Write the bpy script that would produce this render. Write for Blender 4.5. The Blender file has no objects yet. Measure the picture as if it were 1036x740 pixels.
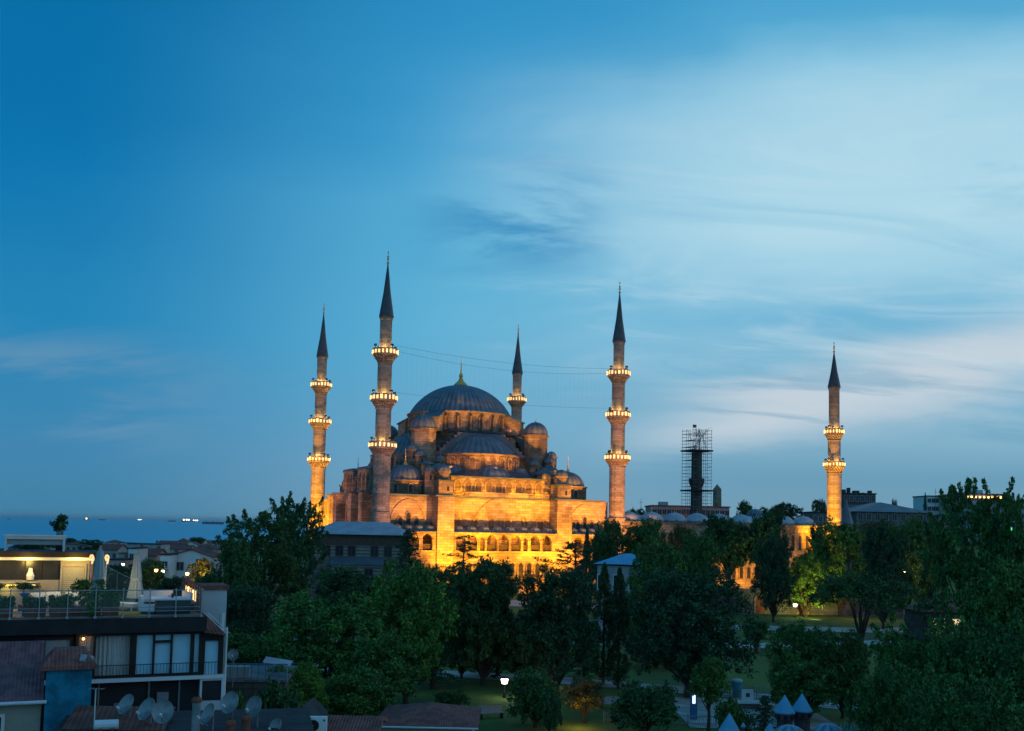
import bpy, math, random
import numpy as np
from mathutils import Vector
pi, sin, cos, rad = math.pi, math.sin, math.cos, math.radians
S = bpy.context.scene
COL = S.collection
random.seed(7); RNG = np.random.default_rng(7)

# ------------------------------------------------------------------ camera
PW = 1036.0
FPX, PCX, PCY = 1030.0, 518.0, 458.0          # focal length and principal point in photo pixels
PITCH, ROLL, CAMZ = rad(4.1), rad(1.2), 14.0
_fw = Vector((0, cos(PITCH), sin(PITCH))); _r = Vector((1, 0, 0)); _u = _r.cross(_fw)
_rt = cos(ROLL) * _r + sin(ROLL) * _u; _up = -sin(ROLL) * _r + cos(ROLL) * _u
cam_d = bpy.data.cameras.new('camera'); cam = bpy.data.objects.new('camera', cam_d); COL.objects.link(cam)
cam.location = (0, 0, CAMZ)
from mathutils import Matrix
cam.rotation_euler = Matrix((_rt, _up, -_fw)).transposed().to_euler()
cam_d.sensor_width = 36.0; cam_d.lens = FPX / PW * 36.0
cam_d.shift_y = (PCY - 370.0) / PW
cam_d.clip_start = 0.5; cam_d.clip_end = 90000
S.camera = cam

# ------------------------------------------------------------------ render / colour
S.render.engine = 'CYCLES'
S.view_settings.view_transform = 'Standard'; S.view_settings.look = 'None'
S.view_settings.exposure = 0.0; S.view_settings.gamma = 1.0
S.view_settings.use_curve_mapping = False
cy = S.cycles
cy.use_denoising = True
try: cy.denoiser = 'OPENIMAGEDENOISE'
except Exception: pass
cy.max_bounces = 5; cy.diffuse_bounces = 2; cy.glossy_bounces = 2; cy.transmission_bounces = 3; cy.transparent_max_bounces = 6
cy.sample_clamp_indirect = 4.0; cy.caustics_reflective = False; cy.caustics_refractive = False

# ------------------------------------------------------------------ sky
def lin(r, g, b):
    f = lambda c: (c / 255 / 12.92) if c / 255 <= .04045 else ((c / 255 + .055) / 1.055) ** 2.4
    return (f(r), f(g), f(b), 1)
SUN_EL, SUN_AZ = rad(2.0), rad(78)      # the sun is just down to the right (azimuth clockwise from +Y)
W = bpy.data.worlds.new('World'); S.world = W; W.use_nodes = True
nt = W.node_tree; nt.nodes.clear()
class NB:
    def __init__(s, nt): s.nt = nt
    def n(s, t, **kw):
        x = s.nt.nodes.new(t)
        for k, v in kw.items(): setattr(x, k, v)
        return x
    def l(s, a, b): s.nt.links.new(a, b)
    def math(s, op, a, b=None, c=None):
        x = s.n('ShaderNodeMath', operation=op)
        for i, v in enumerate((a, b, c)):
            if v is None: continue
            if isinstance(v, (int, float)): x.inputs[i].default_value = v
            else: s.l(v, x.inputs[i])
        return x.outputs[0]
    def ramp(s, fac, stops, interp='LINEAR'):
        x = s.n('ShaderNodeValToRGB'); cr = x.color_ramp; cr.interpolation = interp
        while len(cr.elements) < len(stops): cr.elements.new(.5)
        for e, (p, c) in zip(cr.elements, stops):
            e.position = p; e.color = c if len(c) == 4 else (*c, 1)
        if fac is not None: s.l(fac, x.inputs[0])
        return x.outputs[0]
    def mix(s, fac, a, b, mode='MIX'):
        x = s.n('ShaderNodeMix', data_type='RGBA', blend_type=mode)
        for sock, v in ((x.inputs[0], fac), (x.inputs[6], a), (x.inputs[7], b)):
            if isinstance(v, (int, float)): sock.default_value = v
            elif isinstance(v, tuple): sock.default_value = v
            else: s.l(v, sock)
        return x.outputs[2]
    def maprange(s, v, a, b, c=0., d=1., smooth=True):
        x = s.n('ShaderNodeMapRange', interpolation_type='SMOOTHSTEP' if smooth else 'LINEAR')
        s.l(v, x.inputs[0])
        for i, k in enumerate((a, b, c, d)): x.inputs[i + 1].default_value = k
        return x.outputs[0]
B = NB(nt)
tc = B.n('ShaderNodeTexCoord'); sp = B.n('ShaderNodeSeparateXYZ'); B.l(tc.outputs['Generated'], sp.inputs[0])
X, Y_, Z = sp.outputs
hz = B.math('SQRT', B.math('ADD', B.math('MULTIPLY', X, X), B.math('MULTIPLY', Y_, Y_)))
az = B.math('ARCTAN2', X, Y_)                              # 0 straight ahead, + to the right
el = B.math('ARCTAN2', Z, hz)
ze = B.maprange(el, 0, pi / 2, smooth=False)               # 0 horizon .. 1 zenith
d = lambda deg: deg / 90
# the height the colours are read at wanders a little, as thin cloud makes it do
cv0 = B.n('ShaderNodeVectorMath', operation='MULTIPLY'); B.l(tc.outputs['Generated'], cv0.inputs[0]); cv0.inputs[1].default_value = (2.2, 2.2, 6.5)
def noise(nb, vec, scale, detail=6, rough=.55, dist=0., loc=(0, 0, 0), sc=(1, 1, 1)):
    mp = nb.n('ShaderNodeMapping'); mp.inputs['Location'].default_value = loc; mp.inputs['Scale'].default_value = sc
    nb.l(vec, mp.inputs[0]); t = nb.n('ShaderNodeTexNoise'); nb.l(mp.outputs[0], t.inputs['Vector'])
    t.inputs['Scale'].default_value = scale; t.inputs['Detail'].default_value = detail
    t.inputs['Roughness'].default_value = rough; t.inputs['Distortion'].default_value = dist
    return t.outputs[0]
wob = B.math('MULTIPLY', B.math('SUBTRACT', noise(B, cv0.outputs[0], 1.0, 5, .5, .2, (4.2, 1.1, 2.0)), .5), 9 / 90)
zw = B.math('MAXIMUM', B.math('ADD', ze, B.math('MULTIPLY', wob, B.maprange(el, rad(1), rad(9)))), 0.)
left = B.ramp(zw, [(0, lin(66, 132, 168)), (d(4), lin(64, 136, 180)), (d(10), lin(34, 134, 186)), (d(18), lin(8, 119, 178)), (d(28), lin(0, 104, 160)), (d(50), lin(0, 84, 140)), (1, lin(20, 90, 140))])
midd = B.ramp(zw, [(0, lin(122, 162, 186)), (d(4), lin(112, 167, 199)), (d(10), lin(94, 178, 216)), (d(17), lin(88, 176, 217)), (d(22), lin(64, 160, 210)), (d(28), lin(42, 142, 197)), (d(50), lin(20, 104, 160)), (1, lin(24, 92, 144))])
rght = B.ramp(zw, [(0, lin(120, 160, 182)), (d(3), lin(106, 159, 188)), (d(5), lin(130, 178, 204)), (d(8.5), lin(128, 185, 213)), (d(10.8), lin(114, 183, 217)), (d(13.5), lin(162, 210, 231)), (d(16.5), lin(180, 220, 236)), (d(20), lin(168, 215, 234)), (d(23), lin(142, 202, 229)), (d(25.3), lin(84, 170, 213)), (d(28), lin(66, 158, 206)), (d(50), lin(40, 116, 168)), (1, lin(24, 92, 144))])
sky = B.mix(B.maprange(az, rad(-25), rad(-1)), left, midd)
sky = B.mix(B.maprange(B.math('ADD', az, wob), rad(-7), rad(17)), sky, rght)
back = B.ramp(ze, [(0, lin(92, 160, 202)), (d(30), lin(82, 158, 208)), (1, lin(26, 100, 156))])
sky = B.mix(B.maprange(B.math('ABSOLUTE', az), rad(70), rad(130)), sky, back)
# thin clouds: noise on a flat layer high above the place
inv = B.math('DIVIDE', 1.0, B.math('ADD', B.math('MAXIMUM', Z, 0.0), .20))
cv = B.n('ShaderNodeCombineXYZ'); B.l(B.math('MULTIPLY', X, inv), cv.inputs[0]); B.l(B.math('MULTIPLY', Y_, inv), cv.inputs[1])
n1 = noise(B, cv.outputs[0], 1.0, 8, .55, .6, (3.1, 1.7, 0), (.8, 1.5, 1))
n2 = noise(B, cv.outputs[0], 2.4, 8, .6, .5, (8.3, 4.4, 0), (.55, 1.5, 1))
n3 = noise(B, cv.outputs[0], .8, 5, .5, .3, (1.2, 7.0, 0), (.7, 1.2, 1))
band = lambda a, b, c, e: B.math('MULTIPLY', B.maprange(el, rad(a), rad(b)), B.maprange(el, rad(c), rad(e), 1., 0.))
# pinkish white bank low on the right, climbing towards the right, with blue gaps
cel = B.math('ADD', rad(5.4), B.math('MULTIPLY', B.math('SUBTRACT', az, rad(9)), .20))
dist = B.math('ABSOLUTE', B.math('SUBTRACT', el, B.math('ADD', cel, B.math('MULTIPLY', B.math('SUBTRACT', n1, .5), rad(7)))))
m = B.math('MULTIPLY', B.math('MULTIPLY', B.maprange(dist, rad(.2), rad(3.0), 1., 0.), B.maprange(n1, .30, .52, .45, 1.)), B.maprange(az, rad(3), rad(14)))
sky = B.mix(B.math('MULTIPLY', m, .9), sky, lin(202, 214, 224))
m = B.math('MULTIPLY', B.math('MULTIPLY', B.maprange(n2, .50, .64), band(3, 5, 8.5, 12)), B.maprange(az, rad(6), rad(14)))
sky = B.mix(B.math('MULTIPLY', m, .55), sky, lin(112, 166, 196))
# high veil: soft light and blue gaps
m = B.math('MULTIPLY', B.math('MULTIPLY', B.maprange(n3, .36, .62), band(7, 13, 21, 27)), B.maprange(az, rad(-10), rad(8)))
sky = B.mix(B.math('MULTIPLY', m, .38), sky, lin(182, 218, 234))
m = B.math('MULTIPLY', B.math('MULTIPLY', B.maprange(n2, .36, .54), band(13.0, 16.0, 18, 21.5)), B.math('MULTIPLY', B.maprange(az, rad(-8), rad(-1)), B.maprange(az, rad(1), rad(7), 1., 0.)))
sky = B.mix(B.math('MULTIPLY', m, .85), sky, lin(54, 142, 194))
# finer streaks inside the veil
n4 = noise(B, cv.outputs[0], 3.2, 9, .62, .8, (2.3, 9.1, 0), (.5, 1.3, 1))
m = B.math('MULTIPLY', B.math('MULTIPLY', B.maprange(n4, .45, .68), band(6, 11, 20, 26)), B.maprange(az, rad(-6), rad(8)))
sky = B.mix(B.math('MULTIPLY', m, .34), sky, lin(206, 228, 238))
m = B.math('MULTIPLY', B.math('MULTIPLY', B.maprange(n4, .46, .30), band(6, 11, 20, 26)), B.maprange(az, rad(-8), rad(6)))
sky = B.mix(B.math('MULTIPLY', m, .30), sky, lin(112, 182, 218))
# pale bank low on the left
m = B.math('MULTIPLY', B.math('MULTIPLY', B.maprange(n1, .44, .6), band(2.5, 5.5, 7.5, 10.5)), B.maprange(az, rad(-22), rad(-13), 1., 0.))
sky = B.mix(B.math('MULTIPLY', m, .75), sky, lin(106, 152, 184))
nis = B.n('ShaderNodeTexSky', sky_type='NISHITA'); nis.sun_disc = False; nis.sun_elevation = SUN_EL; nis.sun_rotation = SUN_AZ
bg1 = B.n('ShaderNodeBackground'); B.l(nis.outputs[0], bg1.inputs[0]); bg1.inputs[1].default_value = .003
bg2 = B.n('ShaderNodeBackground'); B.l(sky, bg2.inputs[0]); bg2.inputs[1].default_value = .97
ad = B.n('ShaderNodeAddShader'); B.l(bg1.outputs[0], ad.inputs[0]); B.l(bg2.outputs[0], ad.inputs[1])
wo = B.n('ShaderNodeOutputWorld'); B.l(ad.outputs[0], wo.inputs[0])

# ------------------------------------------------------------------ sun (already down: a faint broad afterglow)
sd = bpy.data.lights.new('sun', 'SUN'); sd.energy = .14; sd.angle = rad(25); sd.color = (1, .86, .74)
so = bpy.data.objects.new('sun', sd); COL.objects.link(so)
_sv = Vector((sin(SUN_AZ) * cos(rad(14)), cos(SUN_AZ) * cos(rad(14)), sin(rad(14))))
so.rotation_euler = _sv.to_track_quat('Z', 'Y').to_euler()

# ------------------------------------------------------------------ helpers
def at(px, py, Y):
    """world point seen at photo pixel (px, py) at distance Y along +Y"""
    r = _fw + _rt * ((px - PCX) / FPX) - _up * ((py - PCY) / FPX)
    return Vector((0, 0, CAMZ)) + r * (Y / r.y)
def smooth(t): t = min(1, max(0, t)); return t * t * (3 - 2 * t)
def terrain(x, y): return -36 * smooth((-.9 * x + .35 * y - 190) / 1150) + 11 * smooth((y - 302) / 16) * smooth((x - 12) / 25) * (1 - smooth((y - 700) / 900))
class MB:
    def __init__(s): s.v = []; s.f = []; s.m2 = None; s.second = set()
    def poly(s, pts):
        b = len(s.v); s.v += [tuple(p) for p in pts]; s.f.append(tuple(range(b, b + len(pts)))); return s
    def box(s, x0, x1, y0, y1, z0, z1):
        b = len(s.v); s.v += [(x, y, z) for z in (z0, z1) for x, y in ((x0, y0), (x1, y0), (x1, y1), (x0, y1))]
        s.f += [tuple(b + i for i in q) for q in ((3, 2, 1, 0), (4, 5, 6, 7), (0, 1, 5, 4), (1, 2, 6, 5), (2, 3, 7, 6), (3, 0, 4, 7))]; return s
    def prism(s, poly, z0, z1, inset=0., cx=None, cyy=None):
        n = len(poly); b = len(s.v)
        cx = sum(p[0] for p in poly) / n if cx is None else cx; cyy = sum(p[1] for p in poly) / n if cyy is None else cyy
        s.v += [(x, y, z0) for x, y in poly] + [(cx + (x - cx) * (1 - inset), cyy + (y - cyy) * (1 - inset), z1) for x, y in poly]
        s.f.append(tuple(range(b + n - 1, b - 1, -1))); s.f.append(tuple(range(b + n, b + 2 * n)))
        s.f += [(b + i, b + (i + 1) % n, b + n + (i + 1) % n, b + n + i) for i in range(n)]; return s
    def wallpoly(s, poly, y0, y1, axis='y'):
        """outline in (horizontal, z), extruded along the other horizontal axis"""
        n = len(poly); b = len(s.v)
        P = (lambda a, z, t: (a, t, z)) if axis == 'y' else (lambda a, z, t: (t, a, z))
        s.v += [P(a, z, y0) for a, z in poly] + [P(a, z, y1) for a, z in poly]
        s.f.append(tuple(range(b, b + n))); s.f.append(tuple(range(b + 2 * n - 1, b + n - 1, -1)))
        s.f += [(b + (i + 1) % n, b + i, b + n + i, b + n + (i + 1) % n) for i in range(n)]; return s
    def lathe(s, prof, n, cx=0, cyy=0, a0=0., a1=2 * pi, rf=None):
        full = abs(a1 - a0 - 2 * pi) < 1e-6; m = n if full else n + 1; b = len(s.v)
        for k, (r, z) in enumerate(prof):
            for i in range(m):
                a = a0 + (a1 - a0) * i / n; rr = r * (rf(i, k) if rf else 1)
                s.v.append((cx + rr * cos(a), cyy + rr * sin(a), z))
        for k in range(len(prof) - 1):
            for i in range(n):
                j = (i + 1) % m
                s.f.append((b + k * m + i, b + k * m + j, b + (k + 1) * m + j, b + (k + 1) * m + i))
        return s
    def tube(s, p0, p1, r0, r1=None, n=6):
        r1 = r0 if r1 is None else r1
        p0, p1 = Vector(p0), Vector(p1); dd = (p1 - p0).normalized()
        a = dd.orthogonal().normalized(); c = dd.cross(a); b = len(s.v)
        for p, r in ((p0, r0), (p1, r1)):
            for i in range(n):
                t = 2 * pi * i / n; s.v.append(tuple(p + a * (r * cos(t)) + c * (r * sin(t))))
        s.f += [(b + i, b + (i + 1) % n, b + n + (i + 1) % n, b + n + i) for i in range(n)]
        s.f.append(tuple(range(b + n - 1, b - 1, -1))); s.f.append(tuple(range(b + n, b + 2 * n))); return s
    def path(s, pts, r, n=5):
        for i in range(len(pts) - 1): s.tube(pts[i], pts[i + 1], r if not isinstance(r, list) else r[i], None if not isinstance(r, list) else r[i + 1], n)
        return s
    def sphere(s, c, r, nu=10, nv=6, sz=1.):
        return s.lathe([(max(1e-4, r * cos(t)), c[2] + sz * r * sin(t)) for t in np.linspace(-pi / 2, pi / 2, nv + 1)], nu, c[0], c[1])
    def mesh(s, name, mat, ang=None):
        me = bpy.data.meshes.new(name); me.from_pydata(s.v, [], s.f); me.materials.append(mat)
        if s.second:
            me.materials.append(s.m2); me.polygons.foreach_set('material_index', [1 if i in s.second else 0 for i in range(len(s.f))])
        if ang:
            me.polygons.foreach_set('use_smooth', [True] * len(me.polygons)); me.set_sharp_from_angle(angle=rad(ang))
        me.update(); return me
    def build(s, name, mat, parent=None, ang=None, loc=None, rz=None):
        return link(s.mesh(name, mat, ang), name, parent, loc, rz)
def link(me, name, parent=None, loc=None, rz=None):
    o = bpy.data.objects.new(name, me); COL.objects.link(o)
    if parent: o.parent = parent
    if loc is not None: o.location = loc
    if rz is not None: o.rotation_euler = (0, 0, rz)
    return o
def thing(name, label, cat, loc=(0, 0, 0), rz=0., group=None):
    o = bpy.data.objects.new(name, None); COL.objects.link(o); o.empty_display_size = .2
    o.location = loc; o.rotation_euler = (0, 0, rz); o['label'] = label; o['category'] = cat
    if group: o['group'] = group
    return o
def tag(o, label, cat, group=None):
    o['label'] = label; o['category'] = cat
    if group: o['group'] = group
    return o
def structure(o): o['kind'] = 'structure'; return o
def dup(root, loc, rz=0., label=None, group=None, sc=None):
    c = root.copy(); COL.objects.link(c); c.location = loc; c.rotation_euler = (0, 0, rz)
    if sc: c.scale = sc
    if label: c['label'] = label
    if group: c['group'] = group
    for ch in root.children:
        k = ch.copy(); COL.objects.link(k); k.parent = c
        for g in ch.children:
            q = g.copy(); COL.objects.link(q); q.parent = k
    return c
def place(first, used, *a, **k):
    """the first call moves the original itself, later ones copy it"""
    loc, rz = a[0], (a[1] if len(a) > 1 else 0.)
    if not used:
        used.append(1); first.location = loc; first.rotation_euler = (0, 0, rz)
        if k.get('sc'): first.scale = k['sc']
        if k.get('label'): first['label'] = k['label']
        if k.get('group'): first['group'] = k['group']
        return first
    return dup(first, loc, rz, **k)
def spot(loc, target, e, col, size=70, blend=.6, r=.3):
    l = bpy.data.lights.new('flood_and_fill_beam', 'SPOT'); l.energy = e; l.color = col; l.spot_size = rad(size); l.spot_blend = blend; l.shadow_soft_size = r
    o = bpy.data.objects.new('flood_and_fill_beam', l); COL.objects.link(o); o.location = loc
    o.rotation_euler = (Vector(target) - Vector(loc)).to_track_quat('-Z', 'Y').to_euler(); return o
def point(loc, e, col, r=.15):
    l = bpy.data.lights.new('lamp_glow', 'POINT'); l.energy = e; l.color = col; l.shadow_soft_size = r
    o = bpy.data.objects.new('lamp_glow', l); COL.objects.link(o); o.location = loc; return o

# ------------------------------------------------------------------ materials
def mat(name, col, rough=.8, metal=0., var=.25, nscale=1.5, bump=.15, bscale=8., col2=None, spec=.3, emit=None, estr=0., island=0., objrand=0., brick=None, wave=None, trans=0.):
    m = bpy.data.materials.new(name); m.use_nodes = True; t = m.node_tree; b = NB(t)
    p = t.nodes['Principled BSDF']; p.inputs['Roughness'].default_value = rough; p.inputs['Metallic'].default_value = metal
    p.inputs['Specular IOR Level'].default_value = spec
    c = (*col, 1); tcn = b.n('ShaderNodeTexCoord').outputs['Object']; out = None; h = None
    c2 = (*(col2 or tuple(x * (1 - var) for x in col)), 1)
    if var or col2:
        f = noise(b, tcn, nscale, 5, .6); out = b.mix(b.maprange(f, .35, .65), c, c2)
    if brick:
        bw, bh, mort = brick; bt = b.n('ShaderNodeTexBrick'); mp = b.n('ShaderNodeMapping')
        sx = b.n('ShaderNodeSeparateXYZ'); b.l(tcn, sx.inputs[0]); cx = b.n('ShaderNodeCombineXYZ')
        b.l(b.math('ADD', sx.outputs[0], sx.outputs[1]), cx.inputs[0]); b.l(sx.outputs[2], cx.inputs[1])
        b.l(cx.outputs[0], bt.inputs['Vector']); bt.inputs['Scale'].default_value = 1; bt.inputs['Brick Width'].default_value = bw; bt.inputs['Row Height'].default_value = bh
        bt.inputs['Mortar Size'].default_value = mort; bt.inputs['Color1'].default_value = (1, 1, 1, 1); bt.inputs['Color2'].default_value = (.60, .57, .53, 1); bt.inputs['Mortar'].default_value = (.38, .36, .34, 1)
        out = b.mix(1., out or c, bt.outputs[0], 'MULTIPLY'); h = bt.outputs[0]
    if wave:
        axis, ws, depth = wave; wt = b.n('ShaderNodeTexWave', wave_type='BANDS', bands_direction=axis); b.l(tcn, wt.inputs[0]); wt.inputs['Scale'].default_value = ws; wt.inputs['Distortion'].default_value = .3
        out = b.mix(depth, out or c, wt.outputs[0], 'MULTIPLY'); h = wt.outputs[0]
    if island:
        g = b.n('ShaderNodeNewGeometry'); out = b.mix(1., out or c, b.ramp(g.outputs['Random Per Island'], [(0, (1 - island,) * 3), (.7, (1, 1, 1)), (1, (1 + island, 1 + island * .9, 1))]), 'MULTIPLY')
    if objrand:
        g = b.n('ShaderNodeObjectInfo'); out = b.mix(1., out or c, b.ramp(g.outputs['Random'], [(0, (1 - objrand, 1 - objrand * .7, 1)), (1, (1 + objrand, 1, 1 - objrand))]), 'MULTIPLY')
    if out is not None: b.l(out, p.inputs['Base Color'])
    else: p.inputs['Base Color'].default_value = c
    if bump:
        bn = b.n('ShaderNodeBump'); bn.inputs['Strength'].default_value = bump; bn.inputs['Distance'].default_value = .1
        f = noise(b, tcn, bscale, 4, .6)
        b.l(b.math('ADD', f, h) if h is not None else f, bn.inputs['Height']); b.l(bn.outputs[0], p.inputs['Normal'])
    if emit:
        p.inputs['Emission Color'].default_value = (*emit, 1); p.inputs['Emission Strength'].default_value = estr
        m.cycles.emission_sampling = 'NONE'
    if trans:
        p.inputs['Transmission Weight'].default_value = trans
    return m
M = {}
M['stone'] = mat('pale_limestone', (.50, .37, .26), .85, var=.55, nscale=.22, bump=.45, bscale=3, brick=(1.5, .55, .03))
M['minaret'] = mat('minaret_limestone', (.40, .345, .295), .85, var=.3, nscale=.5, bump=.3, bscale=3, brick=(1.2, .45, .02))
M['leadlight'] = mat('weathered_lead', (.40, .45, .50), .55, var=.25, nscale=.6, bump=.1, spec=.3)
M['lead'] = mat('lead_sheet', (.125, .155, .185), .55, var=.35, nscale=.5, bump=.15, bscale=2, spec=.4)
M['seam'] = mat('pale_lead_seam', (.18, .215, .25), .5, var=.3, nscale=.5, bump=.1, spec=.4)
M['spire'] = mat('dark_lead', (.075, .085, .10), .5, var=.3, nscale=.8, bump=.1, spec=.4)
M['gold'] = mat('gilded_brass', (.80, .47, .13), .5, 0., var=.15, bump=0)
M['pane'] = mat('dark_window', (.035, .035, .04), .25, var=.3, bump=0, spec=.5)
M['screen'] = mat('floodlit_window_screen', (.20, .14, .085), .85, var=.35, bump=.3, bscale=9)  # lighter grille for windows in lit walls, floodlight put into the brown
M['grille'] = mat('carved_screen', (.10, .075, .06), .8, var=.3, bump=.2)
M['bulb'] = mat('balcony_lamp_glass', (.9, .8, .6), .5, var=0, bump=0, emit=(1, .53, .15), estr=1.5)
M['whitebulb'] = mat('white_lamp_glass', (.9, .9, .9), .5, var=0, bump=0, emit=(1, .88, .66), estr=5.)
M['amberbulb'] = mat('amber_lamp_glass', (.9, .7, .4), .5, var=0, bump=0, emit=(1, .45, .10), estr=8.)
M['bluesign'] = mat('lit_sign_panel', (.8, .9, 1), .5, var=0, bump=0, emit=(.7, .85, 1), estr=2.2)
M['yellowled'] = mat('yellow_light_strip', (.9, .8, .3), .5, var=0, bump=0, emit=(1, .72, .12), estr=1.6)
M['greenbulb'] = mat('green_lamp_glass', (.2, .9, .4), .5, var=0, bump=0, emit=(.05, 1, .25), estr=3)
M['black'] = mat('black_iron', (.02, .02, .022), .5, .2, var=.2, bump=.05)
M['steel'] = mat('grey_steel', (.30, .32, .34), .45, .6, var=.2, bump=.05)
M['scaf'] = mat('rusty_scaffold_tube', (.17, .16, .16), .6, .3, var=.3, bump=.05)
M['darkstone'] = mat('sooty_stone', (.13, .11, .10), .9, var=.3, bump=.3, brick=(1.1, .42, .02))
M['bark'] = mat('bark', (.09, .065, .05), .95, var=.4, nscale=4, bump=.6, bscale=14)
def leafmat(name, c, c2):
    c = tuple(x * 1.3 for x in c); c2 = tuple(x * 1.3 for x in c2)
    return mat(name, c, .6, var=0, col2=c2, nscale=.45, bump=0, island=.5, objrand=.2, spec=.1)
M['leaf_green'] = leafmat('leaf_green', (.085, .185, .045), (.05, .125, .04))
M['leaf_dark'] = leafmat('leaf_dark', (.064, .14, .048), (.042, .095, .040))
M['leaf_deep'] = leafmat('leaf_deep', (.050, .108, .046), (.033, .075, .038))
M['leaf_bright'] = leafmat('leaf_bright', (.10, .22, .045), (.06, .15, .04))
M['leaf_rust'] = leafmat('leaf_rust', (.10, .10, .05), (.07, .085, .04))
M['grass'] = mat('lawn', (.115, .19, .035), .95, col2=(.07, .125, .03), nscale=.15, bump=.5, bscale=12)
M['path'] = mat('pale_paving', (.62, .60, .55), .9, var=.25, nscale=.6, bump=.2, brick=(.8, .8, .012))
M['tile'] = mat('brown_roof_tile', (.33, .115, .09), .85, var=.4, nscale=2, bump=.35, wave=('X', 2.2, .22))
M['tile_mauve'] = mat('mauve_roof_tile', (.27, .125, .135), .85, var=.4, nscale=2, bump=.35, wave=('X', 2.2, .15))
M['tile_red'] = mat('red_roof_tile', (.23, .085, .06), .85, var=.35, nscale=1.2, bump=.3, wave=('X', 1.6, .2))
M['plaster_w'] = mat('white_plaster', (.74, .74, .74), .85, var=.12, nscale=.6, bump=.1)
M['plaster_b'] = mat('beige_plaster', (.42, .37, .31), .85, var=.2, nscale=.6, bump=.1)
M['plaster_g'] = mat('grey_plaster', (.40, .40, .41), .85, var=.25, nscale=.6, bump=.1)
M['plaster_p'] = mat('pink_plaster', (.50, .35, .32), .85, var=.2, nscale=.6, bump=.1)
M['bluewall'] = mat('blue_painted_wall', (.012, .22, .35), .9, var=.45, nscale=1.6, bump=.35, bscale=5)
M['darkwall'] = mat('dark_facade_cladding', (.028, .026, .03), .8, var=.3, bump=.1)
M['paleblue'] = mat('pale_rendered_wall', (.55, .58, .60), .85, var=.15, nscale=.5, bump=.12, bscale=4)
M['frame'] = mat('dark_wood_frame', (.03, .018, .015), .6, var=.3, bump=.05)
M['curtain'] = mat('white_curtain', (.72, .68, .64), .9, var=.08, bump=.2, wave=('X', 5, .45))
M['blind'] = mat('sky_tinted_blind', (.46, .76, .88), .7, var=.08, bump=.05)  # teal of the dusk sky put into the colour of the blinds
M['whitemetal'] = mat('white_painted_metal', (.66, .68, .70), .45, var=.1, bump=.03)
M['rail'] = mat('brushed_rail', (.36, .42, .45), .4, .3, var=.15, bump=.02)
M['shutter'] = mat('roller_shutter', (.48, .44, .34), .6, var=.1, bump=.3, wave=('Z', 3.2, .4))
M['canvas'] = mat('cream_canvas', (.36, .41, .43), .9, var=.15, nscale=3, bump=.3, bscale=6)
M['cushion'] = mat('white_cushion', (.70, .70, .70), .9, var=.06, bump=.1)
M['wicker'] = mat('dark_wicker', (.05, .045, .045), .8, var=.3, bump=.5, bscale=25)
M['terracotta'] = mat('terracotta', (.24, .09, .055), .9, var=.3, nscale=4, bump=.2)
M['turf'] = mat('artificial_turf', (.19, .20, .035), .95, var=.2, bump=.4, bscale=30)
M['deck'] = mat('terrace_tiles', (.34, .31, .28), .8, var=.2, bump=.1, brick=(.6, .6, .01))
M['dish'] = mat('dish_grey', (.31, .33, .33), .5, var=.45, nscale=2.2, bump=.02)
M['felt'] = mat('bitumen_roofing', (.05, .05, .055), .95, var=.4, nscale=1.2, bump=.3)
M['bluecanvas'] = mat('blue_canopy', (.14, .42, .62), .6, var=.15, bump=.1)
M['brickpink'] = mat('pinkish_castle_blocks', (.20, .12, .13), .9, var=.25, bump=.3, brick=(.3, .15, .012))
M['bluemetal'] = mat('blue_painted_metal', (.05, .16, .34), .5, var=.1, bump=.02)
M['bin'] = mat('turquoise_plastic', (.06, .33, .40), .5, var=.15, bump=.02)
M['hull'] = mat('dark_ship_hull', (.04, .05, .06), .6, var=.2, bump=0)
M['rock'] = mat('grey_town_wall', (.24, .23, .23), .9, var=.35, nscale=.4, bump=.4, brick=(.7, .35, .03))
M['door'] = mat('brown_wood_door', (.30, .09, .04), .7, var=.25, bump=.1)
M['striped'] = mat('brick_and_stone_courses', (.36, .31, .27), .9, var=.2, bump=.3, wave=('Z', .55, .6))
M['brownplaster'] = mat('brown_plank_band', (.13, .085, .07), .9, var=.3, bump=.2)
M['litwin'] = mat('lit_window', (.8, .6, .3), .5, var=0, bump=0, emit=(1, .62, .28), estr=1.1)
gl = mat('clear_glass', (.75, .85, .88), .03, var=0, bump=0, spec=.5)
M['glass'] = gl
wg = mat('window_glass', (.7, .85, .92), .05, var=0, bump=0, spec=.5); M['wglass'] = wg
_t = gl.node_tree; _p = _t.nodes['Principled BSDF']; _b = NB(_t); _mx = _b.n('ShaderNodeMixShader'); _tr = _b.n('ShaderNodeBsdfTransparent')
_mx.inputs[0].default_value = .06; _b.l(_tr.outputs[0], _mx.inputs[1]); _b.l(_p.outputs[0], _mx.inputs[2]); _b.l(_mx.outputs[0], _t.nodes['Material Output'].inputs[0])
for _m, _f in ((wg, .42),):
    _t = _m.node_tree; _p = _t.nodes['Principled BSDF']; _p.inputs['Metallic'].default_value = .85; _b = NB(_t); _mx = _b.n('ShaderNodeMixShader'); _tr = _b.n('ShaderNodeBsdfTransparent')
    _mx.inputs[0].default_value = _f; _b.l(_tr.outputs[0], _mx.inputs[1]); _b.l(_p.outputs[0], _mx.inputs[2]); _b.l(_mx.outputs[0], _t.nodes['Material Output'].inputs[0])
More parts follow.
